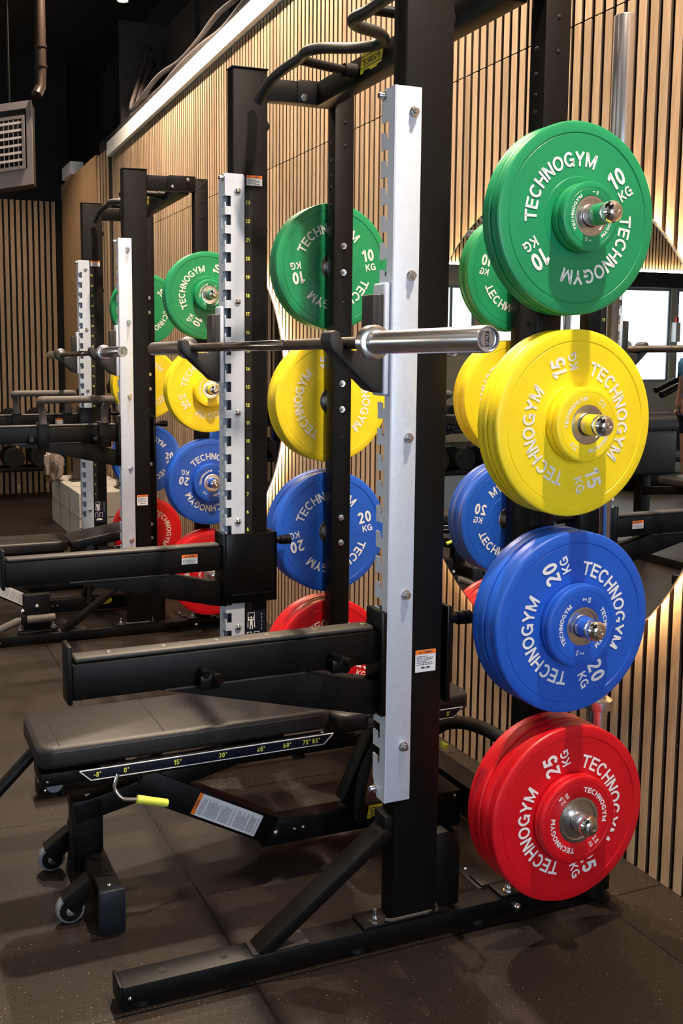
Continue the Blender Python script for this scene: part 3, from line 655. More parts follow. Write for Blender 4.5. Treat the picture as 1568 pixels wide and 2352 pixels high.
def plate_meshes(colr, th, small=False):
    key = (colr, round(th, 4), small)
    if key in _PM: return _PM[key]
    R0 = SMALL[colr][1] if small else .225; hub = SMALL[colr][2] if small else .050
    bm = NB(); f = th/2; b = .004 if small else .007
    if small:
        g = SMALL[colr][5]; prof = [(-f+.001, hub), (-f, hub+.002), (-f, R0-b), (-f+b*.3, R0-b*.3), (-f+b, R0), (f-b, R0), (f-b*.3, R0-b*.3), (f, R0-b), (f, g+.0012), (f-.0010, g), (f, g-.0012), (f, hub+.002), (f-.001, hub)]
    else:
        def side(s): return [(s*(f-.0055), R0), (s*(f-.0016), R0-.0022), (s*f, R0-.0065), (s*f, .1990), (s*(f-.0018), .1978), (s*(f-.0018), .1962), (s*(f-.0006), .195), (s*(f-.0006), .0995), (s*(f-.0004), .0970), (s*(f+.0004), .0962), (s*(f+.0004), hub+.004), (s*(f-.001), hub)]
        prof = side(-1)[::-1] + [(-.0014, R0), (0, R0-.0007), (.0014, R0)] + side(1)
    # axis: local +X is the outer face
    lathe(bm, (0, 0, 0), (1, 0, 0), prof, 128)
    me = bpy.data.meshes.new(colr+'_disc'); bmesh.ops.recalc_face_normals(bm, faces=bm.faces); bm.to_mesh(me); bm.free(); me.materials.append(PCOL[colr])
    bm = NB(); q = .0252; h = hub
    st = [(-f+.0005, h), (-f-.0008 if not small else -f+.0002, h-.001), (-f-.0008 if not small else -f+.0002, h*.86), (-f+.003, h*.82), (-f+.003, h*.62), (-f+.001, q+.002), (-f+.002, q)]
    lathe(bm, (0, 0, 0), (1, 0, 0), st + [(-a, r) for a, r in st[::-1]], 64)
    me2 = bpy.data.meshes.new('hub'); bmesh.ops.recalc_face_normals(bm, faces=bm.faces); bm.to_mesh(me2); bm.free(); me2.materials.append(STL)
    me3 = []
    for s in ((1,) if small else (1, -1)):
        x = s*(f+(.0006 if not small else .0004))
        for k in (0, 180):
            bw = NB(); bn = NB()
            if small:
                n_, _, _, r, hh, _g = SMALL[colr]
                arc_text(bw, 'TECHNOGYM', hh, r-hh/2, 90+k, r*1.62, x, s, .03); radial_text(bn, n_, hh*1.0, r, hh*.75, 0+k, None, x, s, .03); radial_text(bn, 'KG', hh*.7, r, -hh*.55, 0+k, None, x, s, .03)
            else:
                arc_text(bw, 'TECHNOGYM', .034, .1205, 93+k, .272, x, s, .012); radial_text(bn, WORDS[colr], .043, .1435, .0195, 0+k, None, x, s, .025); radial_text(bn, 'KG', .0255, .148, -.0235, 0+k, None, x, s, .015)
            for nm, q_ in (('brand_lettering', bw), ('weight_marking', bn)):
                for F in q_.faces:
                    F.normal_update()
                    if F.normal.x*s < 0: F.normal_flip()
                m3 = bpy.data.meshes.new(nm); q_.to_mesh(m3); q_.free(); m3.materials.append(WHT); me3.append((nm, m3))
    for m in (me, me2): m.polygons.foreach_set('use_smooth', [True]*len(m.polygons)); m.set_sharp_from_angle(angle=math.radians(28))
    _PM[key] = (me, [('steel_hub', me2)]+me3); return _PM[key]
def plate(colr, x0, x1, z, word, label, group, small=False, y=None, flip=False, rack2=False):
    """word: direction of the first word's centre, ccw degrees seen from +X"""
    me, kids = plate_meshes(colr, x1-x0, small)
    nm = 'change_plate' if small else 'bumper_plate'
    o = bpy.data.objects.new(nm, me); COL.objects.link(o); tag(o, label, 'weight plate', group)
    rot = math.radians(word-(93 if not small else 90))
    o.location = ((x0+x1)/2, y if y is not None else PY, z-.0008)
    E = Matrix.Rotation(rot, 4, 'X')
    o.matrix_world = Matrix.Translation(o.location) @ E
    if rack2: o.matrix_world = M2 @ o.matrix_world
    for n, m in kids:
        c = bpy.data.objects.new(n, m); COL.objects.link(c); c.parent = o
    return o
FR = {'green': -.443, 'yellow': -.427, 'blue': -.408, 'red': -.398}
SF = {'green': -.398, 'yellow': -.384, 'blue': -.375, 'red': -.365}
KG = {'green': '10 kg', 'yellow': '15 kg', 'blue': '20 kg', 'red': '25 kg'}
SG = {'green': '1 kg', 'yellow': '1.5 kg', 'blue': '2 kg', 'red': '2.5 kg'}
W1 = {'green': 128, 'yellow': 198, 'blue': 205, 'red': 200}
W1S = {'green': 170, 'yellow': 140, 'blue': 172, 'red': 215}
W1F = {'green': 103, 'yellow': 187, 'blue': 104, 'red': 72}
W2 = {'green': 153, 'yellow': 116, 'blue': 80, 'red': 45}
W2S = {'green': 150, 'yellow': 165, 'blue': 140, 'red': 165}
W2F = {'green': 310, 'yellow': 98, 'blue': 92, 'red': 15}
for rk, rn in ((False, 'the nearest rack'), (True, 'the second rack')):
    for c, zc in ROWS.items():
        th = (FR[c]+.51)/2; w = (W2 if rk else W1)[c]; wf = (W2F if rk else W1F)[c]; ws = (W2S if rk else W1S)[c]
        g = 'plates on the pegs of ' + rn
        plate(c, FR[c]-th, FR[c], zc, w, f'{c} {KG[c]} bumper plate, front one on near side of {rn}', g, rack2=rk)
        plate(c, FR[c]-2*th, FR[c]-th-.0006, zc, w+70, f'{c} bumper plate just behind the front {c} one, near side of {rn}', g, rack2=rk)
        t = (SF[c]-FR[c]-.001)/2
        plate(c, SF[c]-t, SF[c], zc, ws, f'small {c} {SG[c]} plate, outermost on near side of {rn}', g, True, rack2=rk)
        plate(c, SF[c]-2*t, SF[c]-t-.0004, zc, ws+50, f'inner small {c} plate between outer small and large ones of {rn}', g, True, rack2=rk)
        plate(c, -1.7575-th, -1.7575, zc, wf, f'{c} {KG[c]} bumper plate behind the far rear post of {rn}', g, rack2=rk)
        plate(c, -1.7575-2*th, -1.7575-th-.0006, zc, wf+110, f'outer {c} bumper plate on the far side of {rn}', g, rack2=rk)
# ------------------------------------------------------------------ safety arms
def build_arm(near):
    lab = 'long black safety arm on the near upright of the nearest rack, front end raised' if near else 'black safety arm with warning sticker on the far upright of the nearest rack'
    x0, x1 = (-.616, -.558) if near else (-1.735, -1.677)
    t_ = thing('safety_arm', ((x0+x1)/2, 0, .73), lab, 'safety arm', 'safety arms of the racks')
    bm = NB(); box(bm, x0, x1, -.646, .092, .731, .811, .004); bd = obj('arm_beam', bm, BLK, t_)
    bm = NB(); box(bm, x0-.002, x1+.001, -.657, -.646, .722, .852, .003); obj('end_stop', bm, BLK, bd)
    bm = NB(); box(bm, x0+.006, x1-.006, -.640, .085, .812, .824, .005, 3); ws = obj('wear_strip', bm, STRIP, bd)
    for k in range(6):
        bm = NB(); lathe(bm, ((x0+x1)/2, -.56+k*.125, .8238), ((x0+x1)/2, -.56+k*.125, .826), [(0, .007), (.001, .007), (.0014, .0045), (.0005, .002), (.0005, 0)], 16); obj('screw', bm, ZINC, ws)
    bm = NB(); prism(bm, [(-.45, .7305), (-.09, .7305), (-.07, .722), (.092, .685), (.092, .600), (-.10, .645)], 'x', x0+.004, x1-.004, .002); obj('gusset', bm, BLK, bd)
    bm = NB(); bar(bm, (x1+.0005, -.44, .7315), (x1+.0005, -.10, .7315), .003, .003); obj('weld_seam', bm, STRIP, bd)
    xa, xb = (-.612, -.532) if near else (-1.752, -1.66)
    bm = NB(); box(bm, xa, xb, .090, .1035, .605, .862, .003)
    xi = (-.618, -.608) if near else (-1.672, -1.661)
    box(bm, xi[0], xi[1], .092, .292, .612, .858, .003); box(bm, (xi[0] if near else -1.742), (-.545 if near else xi[1]), .280, .292, .612, .858, .003)
    sl = obj('post_sleeve', bm, BLKG, t_)
    xm = (XI+XN)/2 if near else (XO+XF)/2
    bm = NB(); lathe(bm, (xm, .292, .818), (xm, .362, .818), [(0, .012), (.028, .012), (.030, .0165), (.046, .0165), (.047, .0145), (.049, .0145), (.05, .0175), (.068, .0175), (.07, .015), (.07, 0)], 24); obj('pull_pin', bm, BLKG, sl)
    bm = NB(); box(bm, (-.618 if near else xi[1])-(.003 if near else 0), (-.618 if near else xi[1]+.003), .12, .27, .638, .646, .001); obj('sleeve_rib', bm, BLKG, sl)
    if near:
        for y in (-.345, -.02):
            bm = NB(); box(bm, x1, x1+.034, y-.024, y+.024, .730, .764, .004); cyl(bm, (x1, y-.012, .768), (x1+.04, y-.012, .768), .009, 12); cyl(bm, (x1, y-.0, .756), (x1+.045, y+.02, .756), .012, 14); obj('band_peg', bm, BLKG, bd)
    else: sticker_warning(bd, x1, .0-.055, .0+.002, .762, .795, .34)
    return t_
ARM_N, ARM_F = build_arm(True), build_arm(False)
# ------------------------------------------------------------------ bar hooks
def build_hook(near):
    x0, x1 = (-.598, -.540) if near else (-1.735, -1.680)
    t_ = thing('bar_hook', ((x0+x1)/2, .05, 1.38), ('black and steel hook holding the near end of the front barbell' if near else 'black and steel hook holding the far end of the front barbell'), 'bar hook', 'bar hooks on the racks')
    bm = NB(); box(bm, x0, x1, .088, .1035, 1.378, 1.640, .006, 3); obj('back_plate', bm, GALV, t_, 'silver back plate')
    bm = NB(); prism(bm, [(.088, 1.384), (.060, 1.392), (-.044, 1.486), (-.050, 1.505), (-.048, 1.524), (-.036, 1.530), (-.022, 1.522), (-.012, 1.490), (.0, 1.484), (.045, 1.484), (.068, 1.500), (.072, 1.520), (.072, 1.612), (.088, 1.614)], 'x', x0+.002, x1-.002, .004); obj('hook_body', bm, mat('matt_black_plastic', (.016, .016, .018), .55), t_)
    bm = NB(); box(bm, x0+.001, x1-.001, .058, .0735, 1.503, 1.612, .004, 2); obj('wear_pad', bm, mat('grey_black_pad', (.022, .020, .020), .6), t_)
    bm = NB(); cyl(bm, ((x0+x1)/2, .1035, 1.60), ((x0+x1)/2, .118, 1.60), .007, 12); cyl(bm, ((x0+x1)/2, .1035, 1.42), ((x0+x1)/2, .118, 1.42), .007, 12); obj('locating_pin', bm, ZINC, t_)
    return t_
HK_N, HK_F = build_hook(True), build_hook(False)
# ------------------------------------------------------------------ barbell (along -X from its near end)
def build_barbell():
    t_ = thing('barbell', (-1.1, 0, 1.486), 'steel barbell resting on the hooks of the nearest rack', 'barbell', 'barbells')
    z = 1.5
    for s, xe in ((-1, 0.), (1, -2.2)):
        bm = NB()
        lathe(bm, (xe, 0, z), (xe+s, 0, z), [(.006, 0), (.006, .0195), (.001, .0205), (0, .0215), (0, .0238), (.003, .025), (.402, .025), (.403, .0262), (.414, .0264), (.415, .034), (.417, .0372), (.423, .038), (.440, .038), (.442, .0365), (.444, .030), (.445, .022), (.452, .0165), (.4525, .0141)], 48)
        sl = obj('sleeve', bm, STL if s == 1 else mat('polished_sleeve_steel', (.86, .87, .93), .24, 1., noise=(30, .05, (1, 8, 8))), t_)
        bm = NB(); x = xe-s*0+s*.0055
        text(bm, 'RADIUS', .0075, lambda a, b: Vector((x-s*.0006, (b-.0037)*(1 if s == -1 else -1)+.0, z-a)), .028, .03)
        for k in range(28):
            a = k/28*2*PI
            if .35 < (a/PI) % 1 < .65: continue
            y0, z0 = .0165*math.cos(a), .0165*math.sin(a); box(bm, x-s*.0008, x-s*.0002, y0-.0009, y0+.0009, z+z0-.0009, z+z0+.0009)
        obj('end_emblem', bm, INK, sl, smooth=False)
        bm = NB()
        for q in (1, -1):
            P_ = [(.0045*q, -.017), (.007*q, -.012), (.012*q, -.007), (.0135*q, 0), (.012*q, .007), (.007*q, .012), (.0045*q, .017)]
            prism(bm, P_, 'x', x-s*.0004, x-s*.0012)
        bmesh.ops.translate(bm, verts=bm.verts, vec=(0, 0, z)); obj('end_cap_relief', bm, ZINC, sl, smooth=False)
    bm = NB(); lathe(bm, (-.45, 0, z), (-1.75, 0, z), [(0, .0141), (.16, .0141), (.1605, .0136), (.164, .0136), (.1645, .0141), (.17, .0141), (.1705, .0136), (.174, .0136), (.1745, .0141), (1.1255, .0141), (1.126, .0136), (1.1295, .0136), (1.13, .0141), (1.1355, .0141), (1.136, .0136), (1.1395, .0136), (1.14, .0141), (1.30, .0141)], 24); sh = obj('shaft', bm, SHAFT, t_)
    bm = NB(); lathe(bm, (-.90, 0, z), (-1.38, 0, z), [(0, .0141), (.0005, .0144), (.4795, .0144), (.48, .0141)], 24); obj('smooth_centre', bm, mat('shiny_bar_steel', (.50, .47, .45), .16, 1.), sh)
    return t_
BB = build_barbell()
# ------------------------------------------------------------------ adjustable bench
def build_bench():
    t_ = thing('adjustable_bench', (CX, 0, 0), 'black adjustable bench in the nearest rack, with angle scale and lime yellow lever', 'weight bench', 'adjustable benches in the racks')
    bx0, bx1 = -1.285, -.990
    def pad(name, y0, y1, z0, z1, tilt=0, seams=()):
        bm = NB(); t = bmesh.new(); bmesh.ops.create_cube(t, size=1)
        for v in t.verts: v.co = Vector((bx0 if v.co.x < 0 else bx1, y0 if v.co.y < 0 else y1, z0 if v.co.z < 0 else z1))
        E = [e for e in t.edges if abs((e.verts[0].co-e.verts[1].co).normalized().z) > .9]
        bmesh.ops.bevel(t, geom=E, offset=.045, segments=4, profile=.5, affect='EDGES')
        E = [e for e in t.edges if abs((e.verts[0].co-e.verts[1].co).normalized().z) < .1 and (len(e.link_faces) == 2) and abs(e.link_faces[0].normal.dot(e.link_faces[1].normal)) < .3]
        bmesh.ops.bevel(t, geom=E, offset=.014, segments=3, profile=.5, affect='EDGES')
        if tilt: bmesh.ops.rotate(t, cent=(0, y0, z0), matrix=Matrix.Rotation(tilt, 3, 'X'), verts=t.verts)
        merge(bm, t); p = obj(name, bm, VINYL, t_)
        bm = NB()
        for y in seams: tube(bm, [(bx0+.002, y, z0+.02), (bx0+.001, y, z1-.014), (bx0+.014, y, z1+.0004), (bx1-.014, y, z1+.0004), (bx1-.001, y, z1-.014), (bx1-.001, y, z0+.02)], .0012, 6)
        zz = z1-.0135
        if not tilt: tube(bm, [(bx1+.0002, y0+.045, zz), (bx1+.0002, y1-.045, zz)], .0012, 6)
        if len(bm.verts): obj('seam', bm, STIT, p)
        else: bm.free()
        return p
    pad('backrest_pad', -.660, .190, .396, .455, 0, (-.600, -.316))
    pad('seat_pad', .205, .665, .372, .428, math.radians(2.2))
    bm = NB(); box(bm, -1.22, -1.05, -.60, .17, .380, .396, .003); box(bm, -1.20, -1.07, .23, .62, .350, .371, .003); obj('pad_carrier', bm, BLK, t_)
    # angle scale plate
    xs = -.972
    def scale(y0, y1, z, lab, nums):
        bm = NB(); P_ = [(y0, z+.014), (y1, z+.014), (y1-.030, z-.014), (y0+.030, z-.014)]; prism(bm, P_, 'x', xs-.010, xs, .001)
        sp = obj('angle_scale', bm, NAVY, t_, lab)
        bm = NB()
        for a, b in zip(P_, P_[1:]+P_[:1]): bar(bm, (xs, a[0], a[1]), (xs, b[0], b[1]), .0022, .0022)
        obj('white_outline', bm, WHT, sp, smooth=False)
        bm = NB()
        for s, y in nums: text(bm, s, .0140, onX(xs+.0012, y, z-.007), bold=.02)
        obj('yellow_numerals', bm, YEL, sp, smooth=False); return sp
    scale(-.555, .180, .377, 'navy scale with yellow degree numbers', [('-8°', -.508), ('0°', -.430), ('15°', -.288), ('30°', -.158), ('45°', -.045), ('60°', .035), ('75°', .095), ('85°', .125)])
    scale(.44, .615, .398, 'short scale under the seat', [('0°', .565)])
    bm = NB(); box(bm, -1.0, -.982, -.50, .15, .350, .392, .002); box(bm, -1.0, -.982, .45, .60, .375, .400, .002); obj('scale_bracket', bm, BLK, t_)
    # lever
    bm = NB(); tube(bm, fillet([(-.965, -.455, .372), (-.962, -.468, .338), (-.950, -.450, .308), (-.950, -.405, .300)], .022, 5), .0055, 12); lv = obj('lever', bm, CHR, t_, 'bent chrome lever')
    bm = NB(); lathe(bm, (-.95, -.408, .301), (-.95, -.322, .275), [(0, .0045), (0, .010), (.003, .0115), (.045, .0108), (.086, .0108), (.089, .008), (.089, 0)], 16); obj('grip', bm, GRIP, lv, 'lime yellow grip')
    # under-pad box with wheel
    bm = NB(); box(bm, -1.20, -1.075, -.640, -.40, .315, .352, .003); fb = obj('front_carriage', bm, BLK, t_)
    bm = NB(); dome(bm, (-1.075, -.622, .330), (1, 0, 0), .005, .004); obj('bolt', bm, ZINC, fb)
    bm = NB(); lathe(bm, (-1.12, -.60, .312), (-1.09, -.60, .312), [(0, 0), (0, .020), (.004, .024), (.026, .024), (.03, .02), (.03, 0)], 20); obj('roller', bm, GREYW, fb)
    bm = NB(); cyl(bm, (-1.16, -.63, .40), (-1.14, -.80, .245), .017, 18, bev=.003); obj('front_handle', bm, BLK, t_)
    # main frame: sloping front beam, column, cross foot
    bm = NB()
    bar(bm, (-1.105, -.555, .222), (-1.105, .02, .345), .062, .060, .004)
    bar(bm, (-1.105, -.515, .262), (-1.105, -.515, .06), .062, .085, .004, (0, 1, 0))
    mf = obj('main_frame', bm, BLK, t_)
    bm = NB(); F = [bm.verts.new(Vector(p)) for p in ((-1.118, -.525, .2598), (-1.092, -.525, .2598), (-1.105, -.500, .2652))]; bm.faces.new(F); obj('white_triangle', bm, WHT, mf, smooth=False)
    bm = NB(); bar(bm, (-1.10, -.37, .290), (-1.10, .035, .074), .060, .085, .004)
    rf = obj('diagonal_frame', bm, BLK, t_)
    # big sticker on the diagonal frame
    d = Vector((0, .882, -.471)); u = Vector((0, .471, .882)); O = Vector((-1.0694, -.108, .150))
    def fq(a, b, e=0): return O + d*a + u*b + Vector((e, 0, 0))
    def quad(bm, a0, a1, b0, b1, e): bm.faces.new([bm.verts.new(fq(a, b, e)) for a, b in ((a0, b0), (a1, b0), (a1, b1), (a0, b1))])
    bm = NB(); quad(bm, -.10, .108, -.033, .033, .0); sk = obj('instruction_label', bm, PAPER, rf, 'long white instruction sticker', smooth=False)
    bm = NB(); quad(bm, -.112, -.10, -.033, .033, .0); obj('orange_header', bm, ORG, sk, smooth=False)
    bm = NB(); text(bm, 'WARNING', .006, lambda a, b: fq(-.103-b, a-.002, .0006), .030, .03)
    a = -.094
    while a < .100:
        b = -.026; e_ = random.choice((.012, .018, .024, .024, .020))
        while b < e_: l = random.uniform(.002, .006); quad(bm, a, a+.0016, b, min(b+l, e_), .0005); b += l+.0012
        a += .0042 if random.random() > .12 else .009
    obj('printed_text', bm, INK, sk, smooth=False)
    # front cross foot with wheels
    bm = NB(); box(bm, -1.270, -.865, -.531, -.471, .042, .114, .004); cf = obj('cross_foot', bm, BLK, t_)
    bm = NB(); box(bm, -.866, -.847, -.535, -.467, .0, .118, .003); obj('foot_cap', bm, mat('blue_black_plastic', (.006, .009, .016), .4), cf); bm = NB(); box(bm, -1.288, -1.268, -.535, -.467, .0, .118, .003); obj('foot_cap', bm, mat('blue_black_plastic', (.006, .009, .016), .4), cf)
    bm = NB(); dome(bm, (-.885, -.501, .114), (0, 0, 1), .006, .004); obj('bolt', bm, ZINC, cf)
    for xw in (-.945, -1.225):
        bm = NB(); prism(bm, [(-.545, .060), (-.545, .120), (-.615, .072), (-.600, .045), (-.585, .030)], 'x', xw-.022, xw+.022, .002); wb = obj('wheel_fork', bm, BLK, t_)
        bm = NB(); lathe(bm, (xw-.015, -.592, .038), (xw+.015, -.592, .038), [(0, 0), (0, .028), (.003, .036), (.008, .038), (.022, .038), (.027, .036), (.030, .028), (.030, 0)], 32); wh = obj('wheel', bm, GREYW, t_)
        bm = NB(); lathe(bm, (xw+.0145, -.592, .038), (xw+.020, -.592, .038), [(0, 0), (0, .030), (.002, .029), (.0025, 0)], 24); obj('wheel_disc', bm, BLK, wh)
        bm = NB(); lathe(bm, (xw+.0165, -.592, .038), (xw+.024, -.592, .038), [(0, 0), (0, .013), (.002, .013), (.003, .006), (.005, .005), (.005, 0)], 20); obj('axle_cap', bm, ZINC, wh)
    # rear structure
    bm = NB(); bar(bm, (-1.10, .0, .066), (-1.10, .60, .066), .058, .075, .003); box(bm, -1.27, -1.0, .555, .635, .02, .135, .004); bar(bm, (-1.13, .30, .10), (-1.13, .42, .352), .055, .05, .003); rr = obj('rear_frame', bm, BLK, t_)
    for y, z, r in ((.043, .068, .010), (.103, .070, .006), (.131, .071, .006)):
        bm = NB(); dome(bm, (-1.071, y, z), (1, 0, 0), r, .006); obj('bolt', bm, ZINC, rr)
    badge(rr, lambda a, b, d: Vector((-1.071+d, .395+a, .058+b)), .10, 'EQ')
    bm = NB(); dome(bm, (-1.0, .612, .118), (1, 0, 0), .006, .004); obj('bolt', bm, ZINC, rr)
    bm = NB(); tube(bm, [(-1.23, .62, .20), (-1.20, .69, .262), (-1.10, .70, .305), (-.985, .70, .327), (-.90, .70, .330), (-.80, .71, .315)], .021, 16, smooth=4); obj('rear_handle', bm, RUB, t_)
    bm = NB(); tube(bm, [(-1.0, .34, .40), (-1.03, .36, .32), (-1.05, .335, .25), (-1.05, .315, .18), (-1.05, .305, .075)], .016, 12, smooth=4); obj('support_tube', bm, RUB, t_)
    bm = NB(); lathe(bm, (-1.0, .31, .403), (-.985, .31, .403), [(0, 0), (0, .022), (.008, .022), (.010, .019), (.010, .010), (.014, .009), (.014, 0)], 28); kb = obj('pivot_cap', bm, mat('grey_brown_plastic', (.06, .05, .055), .5), t_)
    bm = NB(); box(bm, -1.0+.03, -.94, .535, .548, .30, .316, .002); obj('seat_pin', bm, GRIP, t_)
    return t_
BENCH = build_bench()
# ------------------------------------------------------------------ second rack set
def relabel(o, lab): o['label'] = lab; return o
r2 = move2(copy_tree(RACK)); relabel(r2, 'farther black half rack, left of and behind the nearest one')
def second(src, lab, d=(0, 0, 0)):
    o = copy_tree(src); move2(o, d); return relabel(o, lab)
A2N = second(ARM_N, 'safety arm on the near upright of the second rack, carrying a dip handle', (0, 0, .311))
A2F = second(ARM_F, 'safety arm on the far upright of the second rack, carrying the rear dip handle', (0, 0, .311))
second(HK_N, 'black and steel hook holding the near end of the second barbell'); second(HK_F, 'black and steel hook holding the far end of the second barbell')
second(BB, 'steel barbell resting on the hooks of the second rack'); 
B2 = second(BENCH, 'black adjustable bench standing inside the second rack, raised seat beside a red plate', (0, -.29, 0))
for c_ in B2.children:
    if c_.name.startswith('seat_pad'): c_.matrix_local = Matrix.Translation((0, .20, .40)) @ Matrix.Rotation(math.radians(7), 4, 'X') @ Matrix.Translation((0, -.20, -.38))
def dip_handle(xc, sgn, lab):
    t_ = thing('dip_handle', (xc, -.12, 1.03), lab, 'dip handle', 'dip handles on the second rack')
    for y in (-.29, .02):
        bm = NB(); box(bm, xc+.030, xc+.046, y-.028, y+.028, 1.015, 1.146, .003); box(bm, xc-.046, xc-.034, y-.028, y+.028, 1.060, 1.146, .003); box(bm, xc-.034, xc+.030, y-.028, y+.028, 1.1375, 1.146, .002)
        cyl(bm, (xc+.038, y, .985), (xc+.038, y, 1.016), .009, 10); obj('clamp', bm, BLK, t_)
    bm = NB(); tube(bm, fillet([(xc+.038, -.29, 1.14), (xc+.038, -.295, 1.235), (xc+.10, -.32, 1.265), (xc+.10, .06, 1.265), (xc+.038, .025, 1.235), (xc+.038, .02, 1.14)], .03, 5), .019, 14); obj('handle_bar', bm, FOAM, t_, 'foam covered grip tube')
    M = M2 @ Matrix.Translation(t_.location); t_.matrix_world = M
dip_handle(-.585, 1, 'foam-covered dip handle clamped on the near safety arm of the second rack')
dip_handle(-1.70, 1, 'foam-covered dip handle on the far safety arm of the second rack, against the slats')
def landmine():
    X = -3.54
    t_ = thing('landmine_pivot', (X, -.3, 0), 'black landmine pivot with chrome bolts on the front base beam of the second rack', 'barbell pivot')
    bm = NB(); box(bm, X-.03, X+.03, -.37, -.16, .066, .074, .001); obj('mounting_plate', bm, BLK, t_)
    bm = NB(); box(bm, X-.025, X+.025, -.335, -.20, .074, .255, .004); obj('upright_block', bm, BLK, t_)
    bm = NB(); cyl(bm, (X+.045, -.325, .133), (X+.045, -.180, .133), .021, 24, bev=.003); obj('roller', bm, FOAM, t_)
    bm = NB(); cyl(bm, (X+.045, -.36, .133), (X+.03, -.62, -.0+.025), .019, 18, bev=.002); obj('bar_sleeve', bm, FOAM, t_)
    for y, z, d in ((-.268, .195, (1, 0, 0)), (-.352, .133, (1, 0, 0)), (-.340, .172, (0, 0, 1)), (-.355, .074, (0, 0, 1)), (-.185, .074, (0, 0, 1))):
        bm = NB(); p = Vector((X+.026, y, z)); dome(bm, p if d[0] else (X+.02, y, z), d, .012, .014) if z > .1 else hexnut(bm, (X+.02, y, z), d, .012, .012, .014); obj('bolt', bm, ZINC, t_)
    bm = NB(); box(bm, X+.02, X+.055, -.352, -.328, .11, .155, .003); obj('pivot_bracket', bm, BLK, t_)
landmine()
# ------------------------------------------------------------------ upright barbell in its holder
def stored_bar():
    o = copy_tree(BB); x, y, ztop = -.560, .765, 2.315
    o.matrix_world = Matrix.Translation((x, y, ztop-1.1)) @ Matrix.Rotation(-PI/2, 4, 'Y') @ Matrix.Translation((0, 0, -.014))
    tag(o, 'shiny barbell stored upright behind the coloured plates of the nearest rack', 'barbell', 'barbells')
    t_ = thing('barbell_holder', (x, y, 0), 'black floor tube holding the upright barbell behind the plates', 'barbell holder')
    bm = NB(); cyl(bm, (x, y, .10), (x, y, .112), .05, 24); lathe(bm, (x, y, .0), (x, y, .32), [(0, .05), (.006, .05), (.01, .034), (.32, .034), (.32, .028), (.12, .028)], 28); obj('socket_tube', bm, BLK, t_)
stored_bar()
# ------------------------------------------------------------------ things at the far left
def dumbbell(x, y, z, r, lab, grp, along='x'):
    t_ = thing('dumbbell', (x, y, z-r), lab, 'dumbbell', grp); L_ = .17; d = Vector((1, 0, 0)) if along == 'x' else Vector((0, 1, 0)); c = Vector((x, y, z))
    for s in (-1, 1):
        bm = NB(); a = c+d*s*.065; lathe(bm, a, a+d*s, [(0, 0), (0, r-.006), (.006, r), (.10, r), (.106, r-.006), (.106, r*.62), (.103, r*.6), (.103, 0)], 28); obj('head', bm, RUB, t_)
    bm = NB(); cyl(bm, c-d*.066, c+d*.066, .016, 14); obj('handle', bm, STL, t_)
    return t_
def dumbbell_rack(x, y0, y1, zs, lab, face=1):
    t_ = thing('dumbbell_rack', (x, (y0+y1)/2, 0), lab, 'dumbbell rack')
    for z in zs:
        bm = NB(); box(bm, x-.17, x-.13, y0, y1, z-.05, z-.01, .003); box(bm, x+.13, x+.17, y0, y1, z-.05, z-.01, .003); box(bm, x-.13, x+.13, y0, y1, z-.045, z-.035); obj('shelf', bm, BLK, t_)
    for y in (y0, y1-.05):
        bm = NB(); box(bm, x-.2, x+.2, y, y+.05, 0.0, .05, .003); box(bm, x-.03, x+.03, y, y+.05, .05, max(zs), .003); obj('side_frame', bm, BLK, t_)
    return t_
dumbbell_rack(-8.75, -1.75, .78, (.36, .75), 'long black two-tier dumbbell rack against the end wall, under the safety arms')
k = 0
for z in (.36, .75):
    for i in range(9):
        dumbbell(-8.75, -1.58+i*.27, z-.01+.105-.002, .105, 'large black round dumbbell on the rack against the end wall', 'black dumbbells on the rack by the end wall')
# pale tiled plinth with dark posts, railing and plastic bag
bm = NB(); box(bm, -7.4, -6.15, .48, .96, 0, .40, .004); pl = tag(obj('tiled_plinth', bm, CONC, smooth=False), 'pale grey tiled plinth against the wall behind the second rack', 'plinth')
bm = NB()
for x in (-6.98, -6.56): box(bm, x-.002, x+.002, .478, .962, .0, .402)
for z in (.2,): box(bm, -7.402, -6.148, .478, .962, z-.002, z+.002)
obj('tile_joint', bm, INK, pl, smooth=False)
for i, (x, y, lb) in enumerate(((-6.95, .62, 'dark brown square post standing on the tiled plinth, left one'), (-6.35, .88, 'dark brown square post standing on the tiled plinth beside the blue plate'))):
    bm = NB(); box(bm, x-.05, x+.05, y-.04, y+.04, .403, 1.05, .003); box(bm, x-.07, x+.07, y-.06, y+.06, .401, .412, .002); tag(obj('square_post', bm, mat('brown_black_steel', (.03, .018, .013), .4)), lb, 'post')
bm = NB(); bar(bm, (-8.4, .943, 1.10), (-7.6, .943, 1.38), .05, .07, .004); 
hr_ = tag(obj('stair_handrail', bm, OAKP), 'sloping oak handrail on the plain oak panel at the far end', 'handrail')
bm = NB(); bar(bm, (-7.1, .958, 1.18), (-6.3, .958, 1.62), .05, .07, .004); tag(obj('stair_handrail', bm, OAKP), 'oak handrail piece seen between the second rack uprights', 'handrail')
bm = NB(); random.seed(3)
t = bmesh.new(); bmesh.ops.create_icosphere(t, subdivisions=4, radius=1)
for v in t.verts:
    c = v.co; n_ = .16*math.sin(7*c.x+3*c.z)+.13*math.sin(9*c.y-4*c.z)+random.uniform(-.05, .05)
    v.co = Vector((-7.0+c.x*(.10+.02*n_)*(1+n_), .43+c.y*.075*(1+n_), .545+c.z*.145*(1+.6*n_)))
merge(bm, t); tag(obj('plastic_bag', bm, PLAST), 'crumpled clear plastic bag hanging at the corner of the tiled plinth', 'plastic bag')
